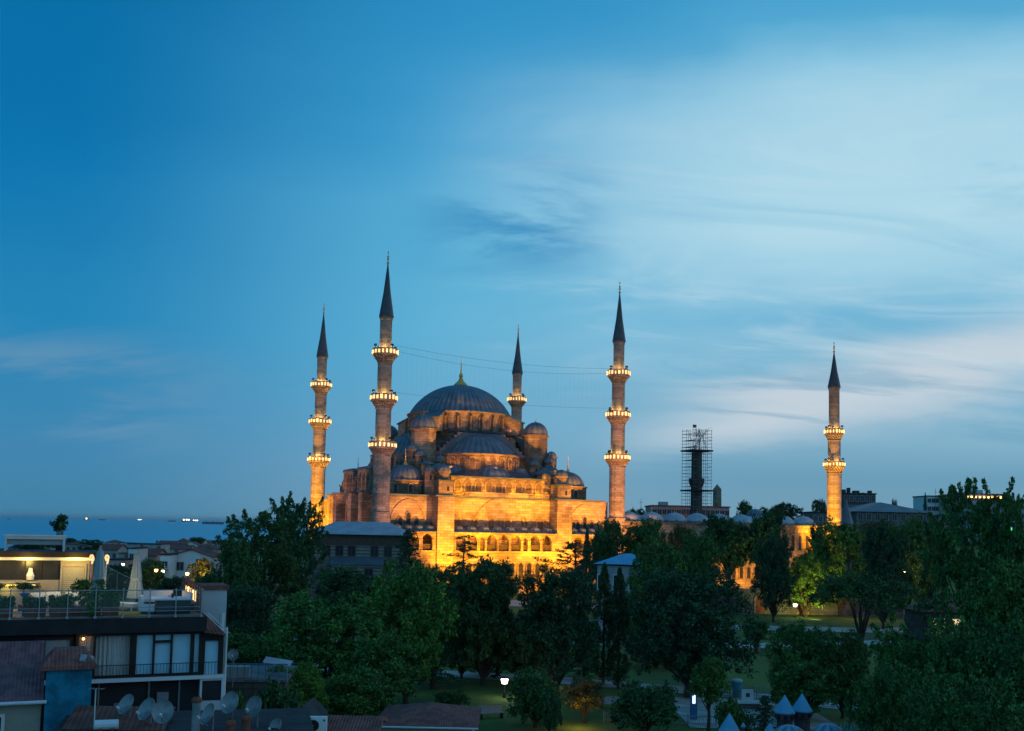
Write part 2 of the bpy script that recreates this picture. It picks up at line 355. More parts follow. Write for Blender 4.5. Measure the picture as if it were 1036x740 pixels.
# sea
sm = bpy.data.materials.new('sea_water'); sm.use_nodes = True; _b = NB(sm.node_tree); _p = sm.node_tree.nodes['Principled BSDF']
_p.inputs['Base Color'].default_value = (.03, .38, .54, 1); _p.inputs['Roughness'].default_value = .32; _p.inputs['IOR'].default_value = 1.33
_tc = _b.n('ShaderNodeTexCoord').outputs['Object']; _bn = _b.n('ShaderNodeBump'); _bn.inputs['Strength'].default_value = .3; _bn.inputs['Distance'].default_value = 1.2
_b.l(noise(_b, _tc, .02, 6, .65, 0, (0, 0, 0), (1, .4, 1)), _bn.inputs['Height']); _b.l(_bn.outputs[0], _p.inputs['Normal'])
M['sea'] = sm

# ------------------------------------------------------------------ ground, sea, paths
def axis(neg, pos): return sorted({-x for x in neg} | {0} | set(pos))
gx = axis([20, 40, 60, 90, 120, 160, 200, 260, 330, 420, 540, 700, 900, 1200, 1600, 2200, 3200, 5000, 9000], [20, 40, 60, 90, 120, 160, 200, 260, 330, 420, 540, 700, 1000, 1600, 3000, 6000, 15000, 40000])
gy = axis([60, 200, 800, 3000], [30, 60, 90, 120, 160, 200, 250, 302, 306, 310, 314, 318, 360, 430, 520, 620, 740, 880, 1050, 1250, 1500, 1800, 2200, 3000, 5000, 9000, 20000, 60000])
mb = MB(); mb.v = [(x, y, terrain(x, y)) for y in gy for x in gx]; nx = len(gx)
mb.f = [(j * nx + i, j * nx + i + 1, (j + 1) * nx + i + 1, (j + 1) * nx + i) for j in range(len(gy) - 1) for i in range(nx - 1)]
structure(mb.build('ground', M['grass'], ang=60))
mb = MB().poly([(-70000, 300, -30), (70000, 300, -30), (70000, 80000, -30), (-70000, 80000, -30)]); structure(mb.build('sea', M['sea']))
def strip(name, pts, w, z, m):
    mb = MB(); L, R = [], []
    for i, p in enumerate(pts):
        a = Vector(pts[max(0, i - 1)]); c = Vector(pts[min(len(pts) - 1, i + 1)]); t = (c - a).normalized(); nn = Vector((-t.y, t.x))
        L.append(Vector(p) + nn * w / 2); R.append(Vector(p) - nn * w / 2)
    for i in range(len(pts) - 1): mb.poly([(*R[i], z), (*R[i + 1], z), (*L[i + 1], z), (*L[i], z)])
    return structure(mb.build(name, m))
strip('path', [(-40, 103), (-15, 99), (5, 94), (18, 89), (30, 82)], 4.0, .03, M['path'])
strip('path', [(-40, 121), (-20, 123), (5, 125), (30, 125), (48, 132), (75, 142)], 5.0, .034, M['path'])
strip('path', [(10, 152), (30, 148), (52, 148), (90, 158)], 7.0, .038, M['path'])
mb = MB().poly([(13, 73, .042), (24, 73, .042), (24, 86, .042), (13, 86, .042)]); structure(mb.build('plaza_paving', M['path']))
mb = MB().poly([(-24, 178, .042), (110, 178, .042), (110, 192, .042), (-24, 192, .042)]); structure(mb.build('precinct_pavement', M['path']))

# ------------------------------------------------------------------ arches, windows, domes
def parch(w, h, n=8):
    """pointed arch outline from left foot to right foot"""
    hs = h - .62 * w; L = [(-w / 2, 0.)]
    for i in range(n + 1):
        a = pi / 2 * i / n; L.append((-w / 2 * cos(a), hs + (h - hs) * (.82 * sin(a) + .18 * i / n)))
    return L + [(-x, z) for x, z in L[-2::-1]]
def arch_ring(mb, w, h, t, y0, y1, n=8, u=0., z=0.):
    a = parch(w, h, n); o = parch(w + 2 * t, h + t, n); b = len(mb.v); k = len(a)
    for P, y in ((a, y0), (o, y0), (a, y1), (o, y1)): mb.v += [(u + x, y, z + zz) for x, zz in P]
    for i in range(k - 1):
        mb.f += [(b + i, b + i + 1, b + k + i + 1, b + k + i), (b + k + i, b + k + i + 1, b + 3 * k + i + 1, b + 3 * k + i), (b + i + 1, b + i, b + 2 * k + i, b + 2 * k + i + 1)]
    return mb
def arch_panel(mb, w, h, y, u=0., z=0., n=8): return mb.poly([(u + x, y, z + zz) for x, zz in parch(w, h, n)])
_wc = {}
def window(parent, u, v, z, ang, w, h, fm=None, pm=None, t=.22, proud=.22, label=None):
    """an arched window: stone surround with its pane set back inside; ang is the outward direction"""
    fm = fm or M['stone']; pm = pm or M['pane']; k = (w, h, fm.name, pm.name, t, proud)
    if k not in _wc:
        mb = arch_ring(MB(), w, h, t, -proud, .05); mb.box(-w / 2 - t, w / 2 + t, -proud - .06, .05, -.18, 0)
        pb = arch_panel(MB(), w, h, -.03)
        for x in (-w / 6, w / 6): pb.box(x - .04, x + .04, -.07, -.031, 0, h - .3 * w)
        _wc[k] = (mb.mesh('window', fm), pb.mesh('pane', pm))
    a, b = _wc[k]; o = link(a, 'window', parent, (u, v, z), ang + pi / 2); link(b, 'pane', o); return o
def rectwin(parent, u, v, z, ang, w, h, fm, pm, t=.12, proud=.12, bars=1):
    k = ('r', w, h, fm.name, pm.name, t, proud, bars)
    if k not in _wc:
        mb = MB(); mb.box(-w / 2 - t, w / 2 + t, -proud, .03, -t, 0); mb.box(-w / 2 - t, w / 2 + t, -proud, .03, h, h + t)
        mb.box(-w / 2 - t, -w / 2, -proud + .002, .03, 0, h); mb.box(w / 2, w / 2 + t, -proud + .002, .03, 0, h)
        for i in range(bars): x = -w / 2 + w * (i + 1) / (bars + 1); mb.box(x - .03, x + .03, -proud * .6, .03, 0, h)
        _wc[k] = (mb.mesh('window', fm), MB().poly([(-w / 2, -.02, 0), (w / 2, -.02, 0), (w / 2, -.02, h), (-w / 2, -.02, h)]).mesh('pane', pm))
    a, b = _wc[k]; o = link(a, 'window', parent, (u, v, z), ang + pi / 2); link(b, 'pane', o); return o
def ribbed(mb, cx, cyy, r, z0, h, ribs, a0=0., a1=2 * pi, nv=9, eave=.0, seam=True):
    """lead dome with raised standing seams; also half domes"""
    n = ribs * 4; R = (r * r + h * h) / (2 * h); zc = z0 + h - R; prof = []
    t0 = math.asin(max(-1, (z0 - zc) / R))
    if eave: prof += [(r + eave, z0 - .25), (r + eave, z0 - .02)]
    for t in np.linspace(t0, pi / 2, nv): prof.append((max(.02, R * cos(t)), zc + R * sin(t)))
    f0 = len(mb.f); full = abs(a1 - a0 - 2 * pi) < 1e-6
    mb.lathe(prof, n, cx, cyy, a0, a1, lambda i, k: 1.0 + ((.018 if k else .0) if i % 4 == 0 else 0)); mb.m2 = M['seam']
    for k in range(len(prof) - 1):
        for i in range(n):
            if seam and i % 4 in (0, 3): mb.second.add(f0 + k * n + i)
    return mb
def finial(mb, cx, cyy, z, h, r):
    P = [(r, 0), (r * .8, .10), (r * .35, .18), (r * .2, .24), (r * .42, .30), (r * .2, .36), (r * .14, .42), (r * .34, .48), (r * .14, .54), (r * .1, .60), (r * .26, .65), (r * .08, .70), (r * .06, .8), (r * .14, .86), (.01, 1.)]
    return mb.lathe([(a, z + b * h) for a, b in P], 10, cx, cyy)
def arcade(mb, u0, u1, bays, z0, z1, y0, y1, hfrac=.82):
    """wall from u0 to u1 pierced by open pointed arches: bays = (centre, width, height)"""
    x = u0
    for c, w, h in bays:
        if c - w / 2 > x: mb.box(x, c - w / 2, y0, y1, z0, z1)
        P = parch(w, h)[1:-1]
        for (xa, za), (xb, zb) in zip(P[:-1], P[1:]):
            mb.poly([(c + xa, y0, z0 + za), (c + xb, y0, z0 + zb), (c + xb, y0, z1), (c + xa, y0, z1)])
            mb.poly([(c + xb, y1, z0 + zb), (c + xa, y1, z0 + za), (c + xa, y1, z1), (c + xb, y1, z1)])
            mb.poly([(c + xa, y1, z0 + za), (c + xb, y1, z0 + zb), (c + xb, y0, z0 + zb), (c + xa, y0, z0 + za)])
        mb.poly([(c - w / 2, y0, z1), (c + w / 2, y0, z1), (c + w / 2, y1, z1), (c - w / 2, y1, z1)])
        x = c + w / 2
    if u1 > x: mb.box(x, u1, y0, y1, z0, z1)
    return mb

# ------------------------------------------------------------------ the mosque (local u along the near front, v away from the camera)
MTH = rad(23.666); MC = Vector((-12.264, 235.739, 0))
def mw(u, v, z=0.): return MC + Vector((u * cos(MTH) - v * sin(MTH), u * sin(MTH) + v * cos(MTH), z))
mosque = thing('mosque', 'great floodlit orange mosque with one big ribbed lead dome over stepped half domes', 'mosque', MC, MTH)
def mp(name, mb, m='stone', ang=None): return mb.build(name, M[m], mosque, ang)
# main block and its flat lead roof
mb = MB().box(-24, 24, -24.0, 24.0, 0, 19.45)
for s in (-1, 1): mb.box(-25.4, 25.4, s * 24.6 - .6, s * 24.6 + .6, 0, 19.45 - .01)
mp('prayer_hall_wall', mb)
mb = MB().box(-24.6, 24.6, -25.5, 25.5, 19.5, 19.85).box(-15.6, -10.9, -29.0, -25.52, 19.5, 19.8).box(10.9, 15.6, -29.0, -25.52, 19.5, 19.8)
mp('lead_roof', mb, 'lead')
# upper tiers
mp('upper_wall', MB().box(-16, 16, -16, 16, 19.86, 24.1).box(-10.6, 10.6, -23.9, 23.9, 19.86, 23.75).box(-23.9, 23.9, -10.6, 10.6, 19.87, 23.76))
mb = MB()
for r0, r1 in (((-11, 11), (-24.3, 24.3)), ((-24.3, -11.02), (-11, 11)), ((11.02, 24.3), (-11, 11))): mb.box(*r0, *r1, 23.8, 24.0)
mp('upper_roof', mb, 'lead')
# sloping lead roofs from the half dome drums down to the band wall
for i in range(4):
    a = i * pi / 2; mb = MB()
    P = lambda x, y: (x * cos(a) - y * sin(a), x * sin(a) + y * cos(a))
    ring = [(-10.8 - .004 * i, -11), (-10.8, -18), (-8.2, -23.8), (8.2, -23.8), (10.8, -18), (10.8, -11)]
    mb.prism([P(x, y) for x, y in ring], 24.03 + .01 * i, 25.5, .26, *P(0, -11.5)); mp('sloping_roof', mb, 'spire')
core = MB().box(-12.9, 12.9, -12.9, 12.9, 24.12, 29.0); mp('pier_block', core)
oct_ = lambda r, cx=0, cyy=0, n=8, o=pi / 8: [(cx + r * cos(o + 2 * pi * i / n), cyy + r * sin(o + 2 * pi * i / n)) for i in range(n)]
mp('pier_roof', MB().box(-13.2, 13.2, -13.2, 13.2, 29.02, 29.3), 'lead')
mp('drum_base', MB().prism(oct_(13.4), 29.31, 34.3)); mp('drum_base_roof', MB().prism(oct_(14.0), 34.31, 34.75, .06), 'spire')
# stepped arch walls above each half dome
for i in range(4):
    a = i * pi / 2; mb = MB(); pl = [(-10.6, 29.0)]
    steps = 7
    for k in range(steps): x = -10.6 + k * .82; pl += [(x, 29.3 + .72 * (k + .6)), (x + .82, 29.3 + .72 * (k + .6))]
    pl += [(-x, z) for x, z in reversed(pl)]
    mb.wallpoly(pl, -13.9, -12.0); o = mp('stepped_arch_wall', mb, 'lead'); o.rotation_euler = (0, 0, a)
# main drum, windows, dome
mp('drum', MB().lathe([(11.95, 34.7), (11.95, 38.75), (12.3, 38.8), (12.3, 39.1), (11.5, 39.15)], 56), ang=30)
for k in range(56):
    if k % 2: continue
    al = 2 * pi * (k + .5) / 56
    if cos(al + pi / 2 + .36) > -.35: window(mosque, 12.0 * cos(al), 12.0 * sin(al), 35.3, al, 1.15, 2.8, None, M['screen'])
for k in range(28):                                           # buttress fins between the drum windows
    al = 2 * pi * (k + .25) / 28
    o = mp('drum_buttress', MB().box(11.8, 12.8, -.26, .26, 34.72, 37.9)); o.rotation_euler = (0, 0, al)
for k in range(4):                                            # shoulder blocks that prop the drum on the diagonals
    o = mp('drum_shoulder', MB().wallpoly([(11.0, 34.3), (15.2, 34.3), (15.2, 37.3), (12.2, 38.7), (11.0, 38.7)], -1.7, 1.7)); o.rotation_euler = (0, 0, pi / 4 + k * pi / 2)
    r = MB().wallpoly([(11.0, 38.72), (12.25, 38.72), (15.5, 37.2), (15.5, 37.45), (12.3, 38.98), (11.0, 38.98)], -1.95, 1.95).build('shoulder_roof', M['lead'], o)
dome = mp('main_dome', ribbed(MB(), 0, 0, 11.7, 39.12, 7.2, 60, nv=14, eave=.5), 'lead', 40)
mb = MB().lathe([(1.5, 46.1), (1.6, 46.35), (1.2, 46.8), (.62, 47.4), (.36, 48.1), (.24, 48.6)], 24, rf=lambda i, k: 1 + (.06 if i % 2 else 0)); finial(mb, 0, 0, 48.4, 4.8, .55)
mb.build('finial', M['gold'], dome, 50)
# half domes, their drums and windows, and the three small half domes around each
for i in range(4):
    a = i * pi / 2; R2 = lambda x, y: (x * cos(a) - y * sin(a), x * sin(a) + y * cos(a))
    c = R2(0, -11.4); a0, a1 = pi + a, 2 * pi + a
    mp('half_dome_drum', MB().lathe([(9.1, 25.0), (9.1, 28.85), (9.45, 28.9), (9.45, 29.2), (8.3, 29.25)], 36, c[0], c[1], a0, a1), ang=30)
    mp('half_dome', ribbed(MB(), c[0], c[1], 8.5, 29.25, 4.7, 18, a0, a1, 10, .35), 'lead', 40)
    if i in (0, 3):
        for k in range(13):
            al = a0 + (a1 - a0) * (k + .5) / 13; window(mosque, c[0] + 9.15 * cos(al), c[1] + 9.15 * sin(al), 26.35, al, 1.0, 2.1, None, M['screen'])
        for ea, er, dist in ((0, 4.5, 8.3), (-.98, 3.7, 8.6), (.98, 3.7, 8.6)):
            dr = -pi / 2 + ea + a; ex, ey = c[0] + dist * cos(dr), c[1] + dist * sin(dr)
            mp('small_half_dome', ribbed(MB(), ex, ey, er, 24.05 + .1 * abs(ea), 2.75, 10, dr - pi / 2 - .35, dr + pi / 2 + .35, 8, .25), 'lead', 40)
        for k in range(9):
            x = -9.2 + k * 2.3; p = R2(x, -23.9); window(mosque, p[0], p[1], 20.9, a - pi / 2, 1.3, 2.3, None, M['screen'])
# weight turrets around the dome
for sx in (-1, 1):
    for sy in (-1, 1):
        cx, cyy = 13.3 * sx, 13.2 * sy
        t = mp('weight_turret', MB().lathe([(2.75, 24.1), (2.75, 33.95), (3.1, 34.05), (3.1, 34.35), (2.6, 34.4)], 12, cx, cyy), ang=25)
        d_ = ribbed(MB(), cx, cyy, 2.75, 34.38, 3.0, 12, eave=.25, nv=9).build('turret_dome', M['lead'], t, 40)
        finial(MB(), cx, cyy, 37.3, 1.7, .18).build('finial', M['gold'], d_, 50)
        for k in range(8):
            al = 2 * pi * k / 8 + .2; cc = (cx + 2.72 * cos(al), cyy + 2.72 * sin(al))
        # stepped stair blocks running down to the front turrets
        for kk, (ox, oy, zz, sz) in enumerate(((3.6, 1.2, 27.6, 1.5), (1.4, 5.0, 26.4, 1.5), (4.6, 4.4, 24.6, 1.9))):
            bx, by = cx + ox * sx * .6, cyy + oy * sy
            b_ = mp('stair_block', MB().box(bx - sz, bx + sz, by - sz, by + sz, 19.87, zz))
            MB().prism([(bx - sz - .25, by - sz - .25), (bx + sz + .25, by - sz - .25), (bx + sz + .25, by + sz + .25), (bx - sz - .25, by + sz + .25)], zz + .01, zz + .8, .75).build('block_roof', M['lead'], b_)
# octagonal turrets beside the small half domes
for sx in (-1, 1):
    cx, cyy = 12.2 * sx, -20.2
    t = mp('octagonal_turret', MB().prism(oct_(2.1, cx, cyy), 19.88, 25.2)); MB().lathe([(2.5, 25.1), (2.45, 25.35), (1.2, 26.2), (.05, 26.7)], 8, cx, cyy, pi / 8, 2 * pi + pi / 8).build('turret_roof', M['lead'], t)
# little cupolas stepping down between the turrets
for cx, cyy, z0, z1, r in ((-10.9, -17.6, 24.0, 27.2, 1.15), (11.3, -17.2, 24.0, 27.2, 1.15), (-15.0, -16.6, 19.87, 28.2, 1.3), (15.4, -16.4, 19.87, 28.0, 1.3), (-14.9, -22.3, 19.87, 24.6, 1.05), (14.6, -22.6, 19.87, 24.4, 1.05), (-20.9, -12.3, 19.87, 27.4, 1.2), (-22.6, -14.2, 19.87, 25.0, .95), (-17.4, -10.9, 24.0, 27.0, 1.15), (-17.4, 10.9, 24.0, 27.0, 1.15), (-16.4, -15.2, 24.1, 29.4, 1.2), (16.4, -15.2, 24.1, 29.4, 1.2)):
    t = mp('cupola', MB().prism(oct_(r, cx, cyy), z0, z1).prism(oct_(r * 1.2, cx, cyy), z1 + .002, z1 + .22)); d_ = ribbed(MB(), cx, cyy, r * 1.02, z1 + .225, r * .95, 8).build('cupola_dome', M['lead'], t, 40); finial(MB(), cx, cyy, z1 + r * 1.1, .9, .09).build('finial', M['gold'], d_, 50)
    window(t, cx, cyy - r * .925, z1 - 1.6, -pi / 2, .5, 1.1, t=.1, proud=.1)
# corner domes
for sx in (-1, 1):
    for sy in (-1, 1):
        cx, cyy = 18.9 * sx, 18.6 * sy
        t = mp('corner_drum', MB().prism(oct_(4.2, cx, cyy, 8), 19.87, 22.6).prism(oct_(4.45, cx, cyy, 8), 22.61, 22.85)); d_ = ribbed(MB(), cx, cyy, 3.75, 22.86, 3.3, 20, eave=.2).build('corner_dome', M['lead'], t, 40)
        finial(MB(), cx, cyy, 26.1, 3.6, .5).build('finial', M['gold'], d_, 50)
        if sy < 0 or sx < 0:
            for k in range(8):
                al = 2 * pi * k / 8; window(t, cx + 3.86 * cos(al), cyy + 3.86 * sin(al), 20.3, al, .8, 1.7)
# stair turret far right corner
t = mp('stair_turret', MB().lathe([(1.5, 19.86), (1.5, 25.4), (1.7, 25.5), (1.7, 25.8)], 10, 23.2, -4), ang=20); ribbed(MB(), 23.2, -4, 1.6, 25.8, 1.6, 8).build('turret_dome', M['spire'], t, 40)
# front: two buttress towers with little turrets, gallery between them
for uc in (-13.4, 13.1):
    b_ = mp('buttress_tower', MB().box(uc - 1.75, uc + 1.75, -29.0, -25.23, 0, 19.48))
    t = mp('front_turret', MB().box(uc - 1.55, uc + 1.55, -28.6, -25.4, 19.82, 22.6)); MB().box(uc - 1.8, uc + 1.8, -28.85, -25.15, 22.61, 22.85).build('turret_cornice', M['lead'], t)
    rectwin(t, uc + .4, -28.6, 20.7, -pi / 2, .5, .9, M['stone'], M['pane'], bars=0)
    MB().lathe([(1.3, 22.86), (1.3, 24.4), (1.5, 24.5), (1.5, 24.65)], 8, uc, -27, pi / 8, 2 * pi + pi / 8).build('turret_drum', M['stone'], t)
    ribbed(MB(), uc, -27, 1.4, 24.66, 1.4, 8).build('turret_dome', M['lead'], t, 40)
mb = MB().box(-6.9, 6.0, -25.6, -25.22, 19.9, 20.75); mp('parapet', mb)
for u0, u1 in ((-11.5, -6.92), (6.02, 11.3)):
    mb = MB().box(u0, u1, -25.5, -25.28, 20.55, 20.72); k = u0 + .15
    while k < u1: mb.box(k, k + .16, -25.48, -25.3, 19.86, 20.549); k += .42
    mp('balustrade', mb)
# big blind arches in the wing walls
for uc in (-20.1, 19.8): arch_wall = mp('blind_arch', arch_ring(MB(), 6.8, 8.4, .35, -25.42, -25.15, 12, uc, 10.2))
for uc in (-20.1, 19.8):
    for dx in (-1.7, 0, 1.7): window(mosque, uc + dx, -25.19, 12.6, -pi / 2, .9, 2.6 if dx else 3.6)
mp('blind_arch', arch_ring(MB(), 12.0, 6.2, .3, -25.36, -25.15, 12, -.3, 13.2))
for k in range(6): window(mosque, -9.6 + k * 3.75, -25.19, 13.0, -pi / 2, 1.35, 2.6, None, M['screen'])
# gallery roofs with rows of small domes
GZ = 12.5
for u0, u1, n, y0, bays, floor in ((-11.6, 11.3, 8, -29.0, [(-10.2, 2.1, 3.3), (-7.7, 2.1, 3.3), (-5.5, 1.1, 2.7), (-3.45, 2.2, 3.3), (-.75, 2.2, 3.3), (1.95, 2.2, 3.3), (4.1, 1.1, 2.7), (6.3, 2.2, 3.3), (9.0, 2.2, 3.3)], 8.75),
                                  (-24.0, -15.2, 4, -28.6, [(-22.6, 2.1, 3.3), (-19.9, 2.1, 3.3), (-17.1, 2.1, 3.3)], 8.75), (14.9, 23.8, 4, -28.6, [(16.6, 2.1, 3.3), (19.4, 2.1, 3.3), (22.1, 2.1, 3.3)], 8.75)):
    g = mp('gallery_arcade', arcade(MB(), u0, u1, bays, floor, GZ - .02, y0, y0 + .7))
    for c, w, h in bays:
        for e_ in (c - w / 2 - .11, c + w / 2 + .11): MB().lathe([(.2, floor + .01), (.2, floor + .15), (.13, floor + .2), (.13, floor + 1.9), (.24, floor + 2.15)], 8, e_, y0 - .12).build('column', M['stone'], g, 40)
    mb = MB().box(u0, u1, y0, y0 + .7, 0, floor - .3).box(u0, u1, y0 + .01, -25.22, floor - .299, floor - .01); mb.box(u0, u1, y0 - .25, y0 + .2, floor - .298, floor - .005); mb.build('gallery_floor', M['stone'], g)
    mb = MB(); x = u0 + .05
    while x < u1: mb.box(x, x + .13, y0 + .5, y0 + .6, floor, floor + 1.15); x += .2
    mb.box(u0, u1, y0 + .48, y0 + .62, floor + 1.15, floor + 1.25).build('gallery_railing', M['grille'], g)
    MB().poly([(u0, y0 - .75, GZ - .03), (u1, y0 - .75, GZ - .03), (u1, -25.2, GZ + .9), (u0, -25.2, GZ + .9)]).box(u0, u1, y0 - .75, y0 - .02, GZ - .16, GZ - .031).build('gallery_roof', M['lead'], g)
    for k in range(n):
        cx = u0 + (u1 - u0) * (k + .5) / n; r = (u1 - u0) / n / 2 * .98
        ribbed(MB(), cx, (y0 - 25.2) / 2 - .3, r, GZ + .12, 1.15, 10).build('gallery_dome', M['lead'], g, 40)
    k = u0 + 1.4
    while k < u1 - .8: window(mosque, k, y0, 3.4, -pi / 2, 1.0, 3.0, t=.28); k += 1.9
# left flank: projecting buttresses, stepped tall blocks, blind arches
for v0, v1, z1, dep in ((-21.0, -18.6, 20.2, 1.6), (-12.4, -9.6, 20.4, 2.2), (-1.5, 1.5, 20.4, 1.6), (9.6, 12.4, 20.4, 2.2), (18.6, 21.0, 20.2, 1.6)):
    mb = MB().box(-24.01 - dep, -23.95, v0, v1, 0, z1); o = mp('side_buttress', mb); MB().box(-24.4 - dep, -23.9, v0 - .3, v1 + .3, z1 + .01, z1 + .35).build('buttress_cap', M['lead'], o)
for v0, v1 in ((-11.5, -1.0), (3.0, 11.5)):
    b_ = mp('tall_block', MB().box(-24.2, -20.9, v0, v1, 19.87, 25.5)); MB().prism([(-24.5, v0 - .3), (-20.6, v0 - .3), (-20.6, v1 + .3), (-24.5, v1 + .3)], 25.51, 26.1, .12).build('block_roof', M['lead'], b_)
    for k in range(3): window(b_, -24.2, v0 + (v1 - v0) * (k + .6) / 3.2, 20.9, pi, 1.0, 3.6)
    for k in range(1): window(b_, -22.5, v0, 21.2, -pi / 2, .9, 2.4)
for vc in (-15.5, -5.5, 5.5, 15.5):
    o = mp('side_arch', arch_ring(MB(), 5.2, 8.0, .35, -.25, .05, 10)); o.location = (-24.0, vc, 10.4); o.rotation_euler = (0, 0, pi + pi / 2)
    for dx in (-1.3, 1.3): window(mosque, -24.0, vc + dx, 11.6, pi, .9, 3.2)

# ------------------------------------------------------------------ minarets
def minaret(label, u, v, balconies, spire, top, group='minarets of the great mosque'):
    t = thing('minaret', label, 'minaret', mw(u, v), MTH, group)
    rs = [1.72, 1.54, 1.42, 1.2][4 - len(balconies) - 1:] if len(balconies) == 3 else [1.7, 1.48, 1.25]
    R0 = rs[0]; pr = [(R0 + .75, 0), (R0 + .65, 9.5), (R0 + .12, 15.6), (R0 + .24, 15.7), (R0 + .24, 16.1), (R0, 16.3)]
    z = 16.3; segs = list(balconies)
    for i, zb in enumerate(segs): pr += [(rs[i], zb - 2.2), (rs[i], zb + .3), (rs[i + 1], zb + .35)]
    pr += [(rs[-1], spire - .7), (rs[-1] + .12, spire - .65), (rs[-1] + .12, spire - .05)]
    MB().lathe(pr, 16).build('shaft', M['minaret'], t)
    sp_ = MB().lathe([(rs[-1] + .05, spire - .1), (rs[-1] + .32, spire - .05), (rs[-1] + .25, spire + .25), (rs[-1] * .62, spire + (top - 2.6 - spire) * .45), (.1, top - 2.6)], 16).build('spire', M['spire'], t)
    mb = MB().lathe([(.16, top - 2.7), (.30, top - 2.45), (.1, top - 2.2), (.08, top - 1.95), (.28, top - 1.7), (.08, top - 1.5), (.24, top - 1.2), (.06, top - 1.0), (.05, top - .6), (.14, top - .4), (.02, top)], 8); mb.build('finial', M['gold'], sp_, 40)
    for i, zb in enumerate(segs):
        R = [2.62, 2.55, 2.42][i] if len(segs) == 3 else [2.4, 2.2][i]; r = rs[i]; n = 36
        prof = [(r - .05, zb - 2.3), (r + .12, zb - 2.2)]
        for k in range(4): rr = r + (R - r) * (k + 1) / 4; zz = zb - 2.2 + 1.45 * (k + .55) / 4; prof += [(rr - .12, zz), (rr, zz + .2)]
        prof += [(R + .08, zb - .78), (R + .08, zb - .55)]
        mb = MB().lathe(prof, n, rf=lambda i_, k: 1 - (.13 if (i_ + k // 2) % 2 and 1 < k < 10 else 0))
        mb.lathe([(R + .07, zb - .56), (R, zb - .54), (R, zb + .5), (R + .06, zb + .52), (R + .06, zb + .64), (R - .14, zb + .64), (R - .14, zb - .5), (rs[i + 1] - .1, zb - .5)], n)
        b = mb.build('balcony', M['minaret'], t)
        for k in range(20):
            al = 2 * pi * (k + .5) / 20; o = link(bulb_me, 'lamp', b, ((R + .12) * cos(al), (R + .12) * sin(al), zb - .42), al); o.scale = (1, random.uniform(.7, 1.5), random.uniform(.7, 1.08))
        for k in range(4):
            al = 2 * pi * k / 4 + .3; o = link(flood_me, 'floodlight', b, ((R - .05) * cos(al), (R - .05) * sin(al), zb + .64), al)
        for k in range(3):
            al = -pi / 2 - .36 + (k - 1) * 1.5; p = mw(u + (R - .45) * cos(al), v + (R - .45) * sin(al), zb - .1)
            point(p, 620, (1, .60, .20), .12)
            p = mw(u + (R + .75) * cos(al), v + (R + .75) * sin(al), zb - .1); point(p, 22, (1, .56, .18), .15)
    return t
bulb_me = MB().box(-.07, .07, -.16, .16, 0, .82).mesh('lamp', M['bulb'])
flood_me = MB().box(-.05, .05, -.05, .05, 0, .35).box(-.22, .16, -.26, .26, .35, .75).mesh('floodlight', M['black'])
A3 = (29.3, 38.65, 47.75)
minaret('tallest looking minaret with three lit balconies, standing just left of the dome', -26.5, -27.4, A3, 54.8, 68.2)
minaret('three balcony minaret furthest left in the skyline, its foot glowing orange by the sea side', -26.5, 27.4, A3, 54.8, 68.2)
minaret('three balcony minaret right of the dome, rising where the bright front wall ends', 26.5, -27.4, A3, 54.8, 68.2)
minaret('minaret behind the dome showing a single lit balcony above the right half of the roof', 26.5, 27.4, A3, 54.8, 68.2)
minaret('shorter minaret with two lit balconies standing alone far right above the trees', 86.4, -27.4, (30.4, 38.3), 49.1, 60.3)

# unlit festoon cables strung between the minarets
def cable(name, label, pts, drops=0, dropz=0):
    mb = MB(); mb.path(pts, .022, 4)
    for k in range(1, drops):
        f = k / drops * (len(pts) - 1); i = int(f); p = Vector(pts[i]).lerp(Vector(pts[i + 1]), f - i); mb.tube(p, (p.x, p.y, p.z - dropz), .0045, n=3)
    tag(mb.build(name, M['black']), label, 'cable', 'festoon cables between the minarets')
def sag(p, q, s, n=14): return [tuple(Vector(p).lerp(Vector(q), i / n) - Vector((0, 0, 4 * s * (i / n) * (1 - i / n)))) for i in range(n + 1)]
cable('festoon_cable', 'highest festoon cable over the dome, with hanging threads, strung between two minarets', sag(mw(-24, -27.3, 49.3), mw(24, -27.3, 48.6), 1.1), 46, 8.5)
cable('festoon_cable', 'second thin cable just under the high festoon cable over the dome', sag(mw(-24, -27.2, 48.2), mw(24, -27.2, 47.6), 1.6))
cable('festoon_cable', 'low cable crossing from the middle balcony of the right minaret behind the dome', sag(mw(-24, -27.25, 39.9), mw(24, -27.25, 39.9), .7))

# ------------------------------------------------------------------ courtyard of the mosque
court = thing('mosque_courtyard', 'walled mosque courtyard right of the prayer hall, topped with rows of small lead domes', 'courtyard', MC, MTH)
mb = MB().box(28.6, 84.0, -26.6, -26.0, 0, 15.2).box(27.2, 84.0, 26.0, 26.6, 0, 15.2).box(83.4, 84.0, -25.98, 25.98, 0, 15.2)
mb.build('courtyard_wall', M['stone'], court)
mb = MB().box(28.6, 84.3, -26.9, -20.0, 15.21, 15.5).box(27.2, 84.3, 20, 26.9, 15.21, 15.5).box(77.4, 84.3, -19.98, 19.98, 15.21, 15.5); mb.build('courtyard_roof', M['lead'], court)
for k in range(9):
    for vv in (-23.4, 23.4):
        u = 31.6 + k * 6.1; s_ = MB().prism(oct_(2.95, u, vv), 15.51, 16.0).build('dome_drum', M['stone'], court)
        d_ = ribbed(MB(), u, vv, 2.75, 16.0, 1.7, 14, eave=.12, seam=False).build('courtyard_dome', M['leadlight'], s_, 40); finial(MB(), u, vv, 17.7, 1.2, .14).build('finial', M['gold'], d_)
